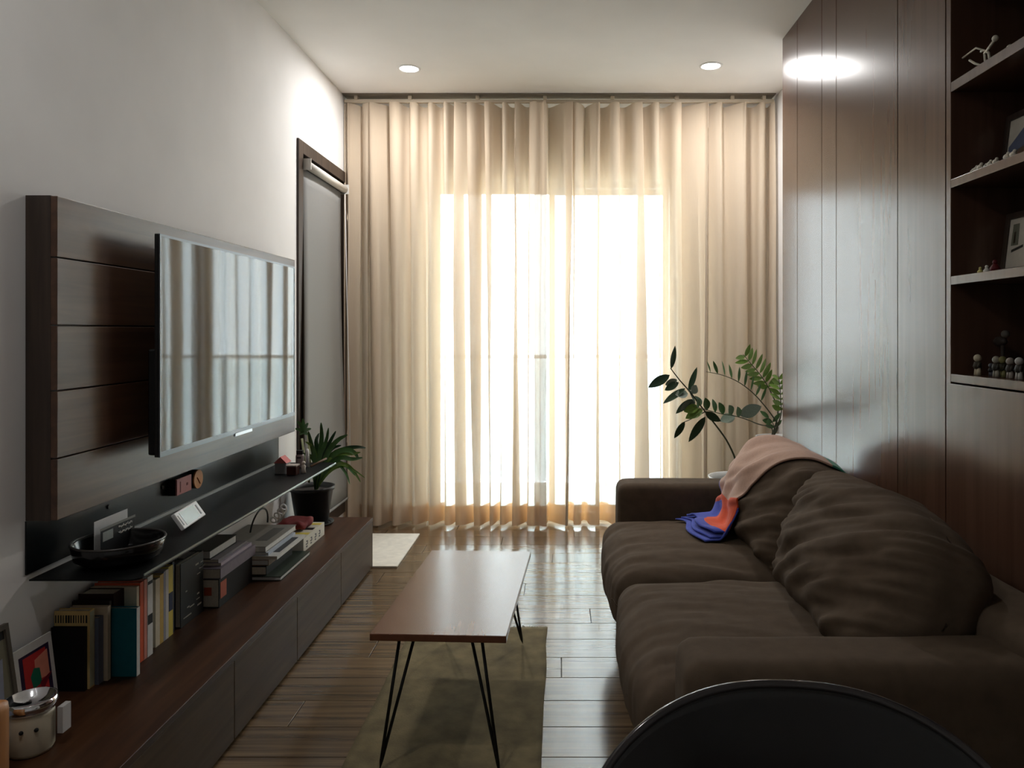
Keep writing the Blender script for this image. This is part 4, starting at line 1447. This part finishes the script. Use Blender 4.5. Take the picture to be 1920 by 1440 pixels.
wd = MB().rbox((-1.30, 1.70, ZB + 0.09), (0.045, 0.04, 0.09), 0.012, 6).build('wooden_block', wood('honey_wood', rgb(150, 96, 50), rgb(190, 132, 78), (9, 9, .6), 0.4), smooth=True)
tag(wd, 'honey-coloured wooden block beside the white ceramic jar', 'block')

# ================================================================== SHELF OBJECTS (bookcase)
M_BONE = mat('bone_white', rgb(206, 200, 184), 0.6)


def shelf_frame(z, y1, wid, hgt, label, mk):
    p = thing('photo_frame', label, 'picture', (1.37, y1 - wid / 2, z))
    Rm = Matrix.Translation((1.335, y1, z + 0.0025)) @ Matrix.Rotation(math.radians(7), 4, 'Y')
    b = MB()
    b.box(0, 0.014, -0.018, 0, 0, hgt)
    b.box(0, 0.014, -wid, -wid + 0.018, 0, hgt)
    b.box(0, 0.014, -wid + 0.018, -0.018, hgt - 0.018, hgt)
    b.box(0, 0.014, -wid + 0.018, -0.018, 0, 0.018)
    b.xf(Rm).build('frame', M_DARKWOOD, p, bevel=0.001)
    MB().box(0.006, 0.010, -wid + 0.018, -0.018, 0.018, hgt - 0.018).xf(Rm).build('mount', cov('mount_ivory', 206, 200, 186), p)
    for (pts, m) in mk:
        MB().poly_prism([Vector((0.0058, -0.024 - q[0] * (wid - 0.048), 0.024 + q[1] * (hgt - 0.048))) for q in pts], (-0.0004, 0, 0)).xf(Rm).build('picture_shape', m, p)
    return p


shelf_frame(1.767, 2.312, 0.15, 0.185, 'dark-framed picture with blue, tan and red shapes behind the white beads', [
    ([(0, .45), (1, .95), (1, .3), (0, .25)], cov('pic_blue', 96, 104, 128)),
    ([(0, 0), (1, 0), (1, .3), (0, .22)], cov('pic_red', 132, 50, 44)),
    ([(.3, .3), (1, .42), (1, .25), (.2, .2)], cov('pic_tan', 140, 118, 92))])
shelf_frame(1.470, 2.312, 0.15, 0.185, 'dark-framed pale sketch picture on the bookcase shelf', [
    ([(.1, .45), (.45, .45), (.42, .92), (.12, .92)], cov('pic_sage', 118, 118, 102)),
    ([(.15, .3), (.7, .38), (.7, .44), (.15, .36)], cov('pic_line', 60, 58, 52)),
    ([(.2, .5), (.3, .5), (.3, .75), (.2, .75)], cov('pic_umber', 84, 72, 60))])
# white bead creatures on the third shelf
xs = 1.222
for k, (px, r_) in enumerate(((1823, .006), (1830, .008), (1838, .009), (1848, .006), (1856, .008), (1867, .008), (1888, .009), (1900, .009))):
    yy = F * xs / (px - CX)
    t = thing('animal_figure', 'tiny white animal figure in a row along the shelf edge', 'figurine', (xs, yy, 1.767), 'white animal figures along the shelf edge')
    MB().ball((xs, yy, 1.7675 + r_ * 1.1), r_, 10, 7, (1, 1.3, 1)).build('body', M_BONE, t, smooth=True)
    MB().ball((xs - 0.002, yy - r_ * 1.1, 1.7675 + r_ * 1.9), r_ * 0.6, 8, 6).build('head', M_BONE, t, smooth=True)
    for sx in (-.5, .5):
        for sy in (-.7, .7):
            MB().tube([(xs + sx * r_, yy + sy * r_, 1.7675 + r_ * .5), (xs + sx * r_, yy + sy * r_, 1.7672)], r_ * 0.22, 6).build('leg', M_BONE, t)
# second shelf: small yellow, white and red ornaments
for (px, c, lab, h_) in ((1838, (196, 188, 120), 'tiny yellow bird ornament on the bookcase shelf', .02), (1850, (222, 220, 210), 'tiny white cone ornament beside the yellow bird', .022), (1866, (92, 26, 30), 'small dark red ornament in front of the sketch picture', .034)):
    yy = F * 1.235 / (px - CX)
    t = thing('ornament', lab, 'ornament', (1.235, yy, 1.470))
    cm = cov('orn%d' % px, *c)
    MB().lathe([(0.0005, 1.4704), (h_ * .36, 1.4704), (h_ * .42, 1.4704 + h_ * .3), (h_ * .2, 1.4704 + h_ * .62), (0.0005, 1.4704 + h_ * .7)], (1.235, yy, 0), 14).build('body', cm, t, smooth=True)
    MB().ball((1.235, yy, 1.4704 + h_ * .8), h_ * .22, 10, 6).build('head', cm, t, smooth=True)
# lowest shelf: standing figurines
for (px, x, hh, c, lab) in ((1833, 1.24, .062, (196, 186, 160), 'cream-headed standing figurine alone at the corner of the lowest shelf'),
                            (1858, 1.25, .038, (70, 72, 80), 'short grey figurine on the lowest bookcase shelf'),
                            (1868, 1.24, .060, (150, 146, 132), 'standing figurine with pale grey head behind the short grey one'),
                            (1880, 1.25, .060, (120, 116, 74), 'standing figurine with olive head on the lowest shelf'),
                            (1894, 1.24, .058, (150, 140, 130), 'standing figurine with taupe head on the lowest shelf'),
                            (1911, 1.24, .060, (168, 166, 160), 'standing figurine with light grey cap on the lowest shelf')):
    yy = F * x / (px - CX)
    z = 1.171
    t = thing('figurine', lab, 'figurine', (x, yy, z))
    hm = cov('fig_head%d' % px, *c)
    bm_ = cov('fig_body%d' % px, c[0] * .35, c[1] * .34, c[2] * .32)
    for s in (-1, 1):
        MB().tube([(x, yy + s * hh * .1, z + hh * .35), (x, yy + s * hh * .12, z + 0.0005)], [hh * .085, hh * .11], 8).build('leg', hm, t, smooth=True)
        MB().tube([(x, yy + s * hh * .17, z + hh * .62), (x - hh * .08, yy + s * hh * .2, z + hh * .38)], hh * .06, 8).build('arm', bm_, t, smooth=True)
    MB().lathe([(0.0005, z + hh * .3), (hh * .17, z + hh * .32), (hh * .18, z + hh * .5), (hh * .15, z + hh * .64), (0.0005, z + hh * .68)], (x, yy, 0), 14).build('torso', bm_, t, smooth=True)
    MB().ball((x, yy, z + hh * .82), hh * .18, 12, 8).build('head', hm, t, smooth=True)
# dark bird on a perch at the back of the lowest shelf
p0 = Vector((1.33, F * 1.33 / (1880 - CX), 1.171))
bd = thing('bird_figure', 'dark long-tailed bird figure on a post behind the standing figurines', 'figurine', (p0.x, p0.y, 1.171))
cb = cov('bird_dark', 60, 52, 46)
MB().tube([p0 + Vector((0, 0, .0005)), p0 + Vector((0, 0, .09))], 0.006, 8).build('post', cb, bd, smooth=True)
MB().ball(p0 + Vector((0, .012, .10)), 0.022, 12, 8, (.6, 1.4, .7)).build('body', cb, bd, smooth=True)
MB().ball(p0 + Vector((0, -.014, .122)), 0.012, 10, 7).build('head', cov('bird_grey', 96, 92, 84), bd, smooth=True)
MB().tube([p0 + Vector((0, .03, .10)), p0 + Vector((0, .02, .094))], 0.004, 6).build('tail', cb, bd)
# top shelf: bone-like jointed figure and a white bead
zq = 2.0655
p0 = Vector((1.225, F * 1.225 / (1842 - CX), zq))
bf = thing('jointed_figure', 'spindly bone-white jointed figure on the upper bookcase shelf', 'figurine', p0)


def Q(px, py):
    return at(px, py, F * 1.225 / (px - CX))


for seg_ in ([(1846, 100), (1848, 117)], [(1854, 100), (1856, 112)]):
    MB().tube([Q(*seg_[0]), Vector((Q(*seg_[1]).x, Q(*seg_[1]).y, zq + 0.0003))], 0.0035, 8).build('leg', M_BONE, bf, smooth=True)
MB().tube([Q(1846, 100), Q(1850, 96), Q(1854, 100)], 0.004, 8).build('pelvis', M_BONE, bf, smooth=True)
MB().tube([Q(1850, 96), Q(1857, 86), Q(1864, 76)], 0.004, 8).build('torso', M_BONE, bf, smooth=True)
MB().tube([Q(1850, 96), Q(1843, 94), Q(1839, 97)], 0.003, 8).build('arm', M_BONE, bf, smooth=True)
MB().ball(Q(1866, 72), 0.009, 10, 8).build('head', M_BONE, bf, smooth=True)
MB().tube([Q(1843, 94), Q(1830, 90), Q(1818, 99), Q(1805, 109)], 0.0028, 8).build('staff', M_BONE, bf, smooth=True)
MB().tube([Q(1818, 113), Q(1828, 119), Q(1840, 123)], 0.0035, 8).build('tail', M_BONE, bf, smooth=True)
yy = F * 1.222 / (1893 - CX)
o = MB().ball((1.222, yy, zq + 0.0075), 0.0075, 10, 7, (1, 1.5, 1)).build('pebble', M_BONE, smooth=True)
tag(o, 'white pebble on the upper bookcase shelf edge', 'pebble')
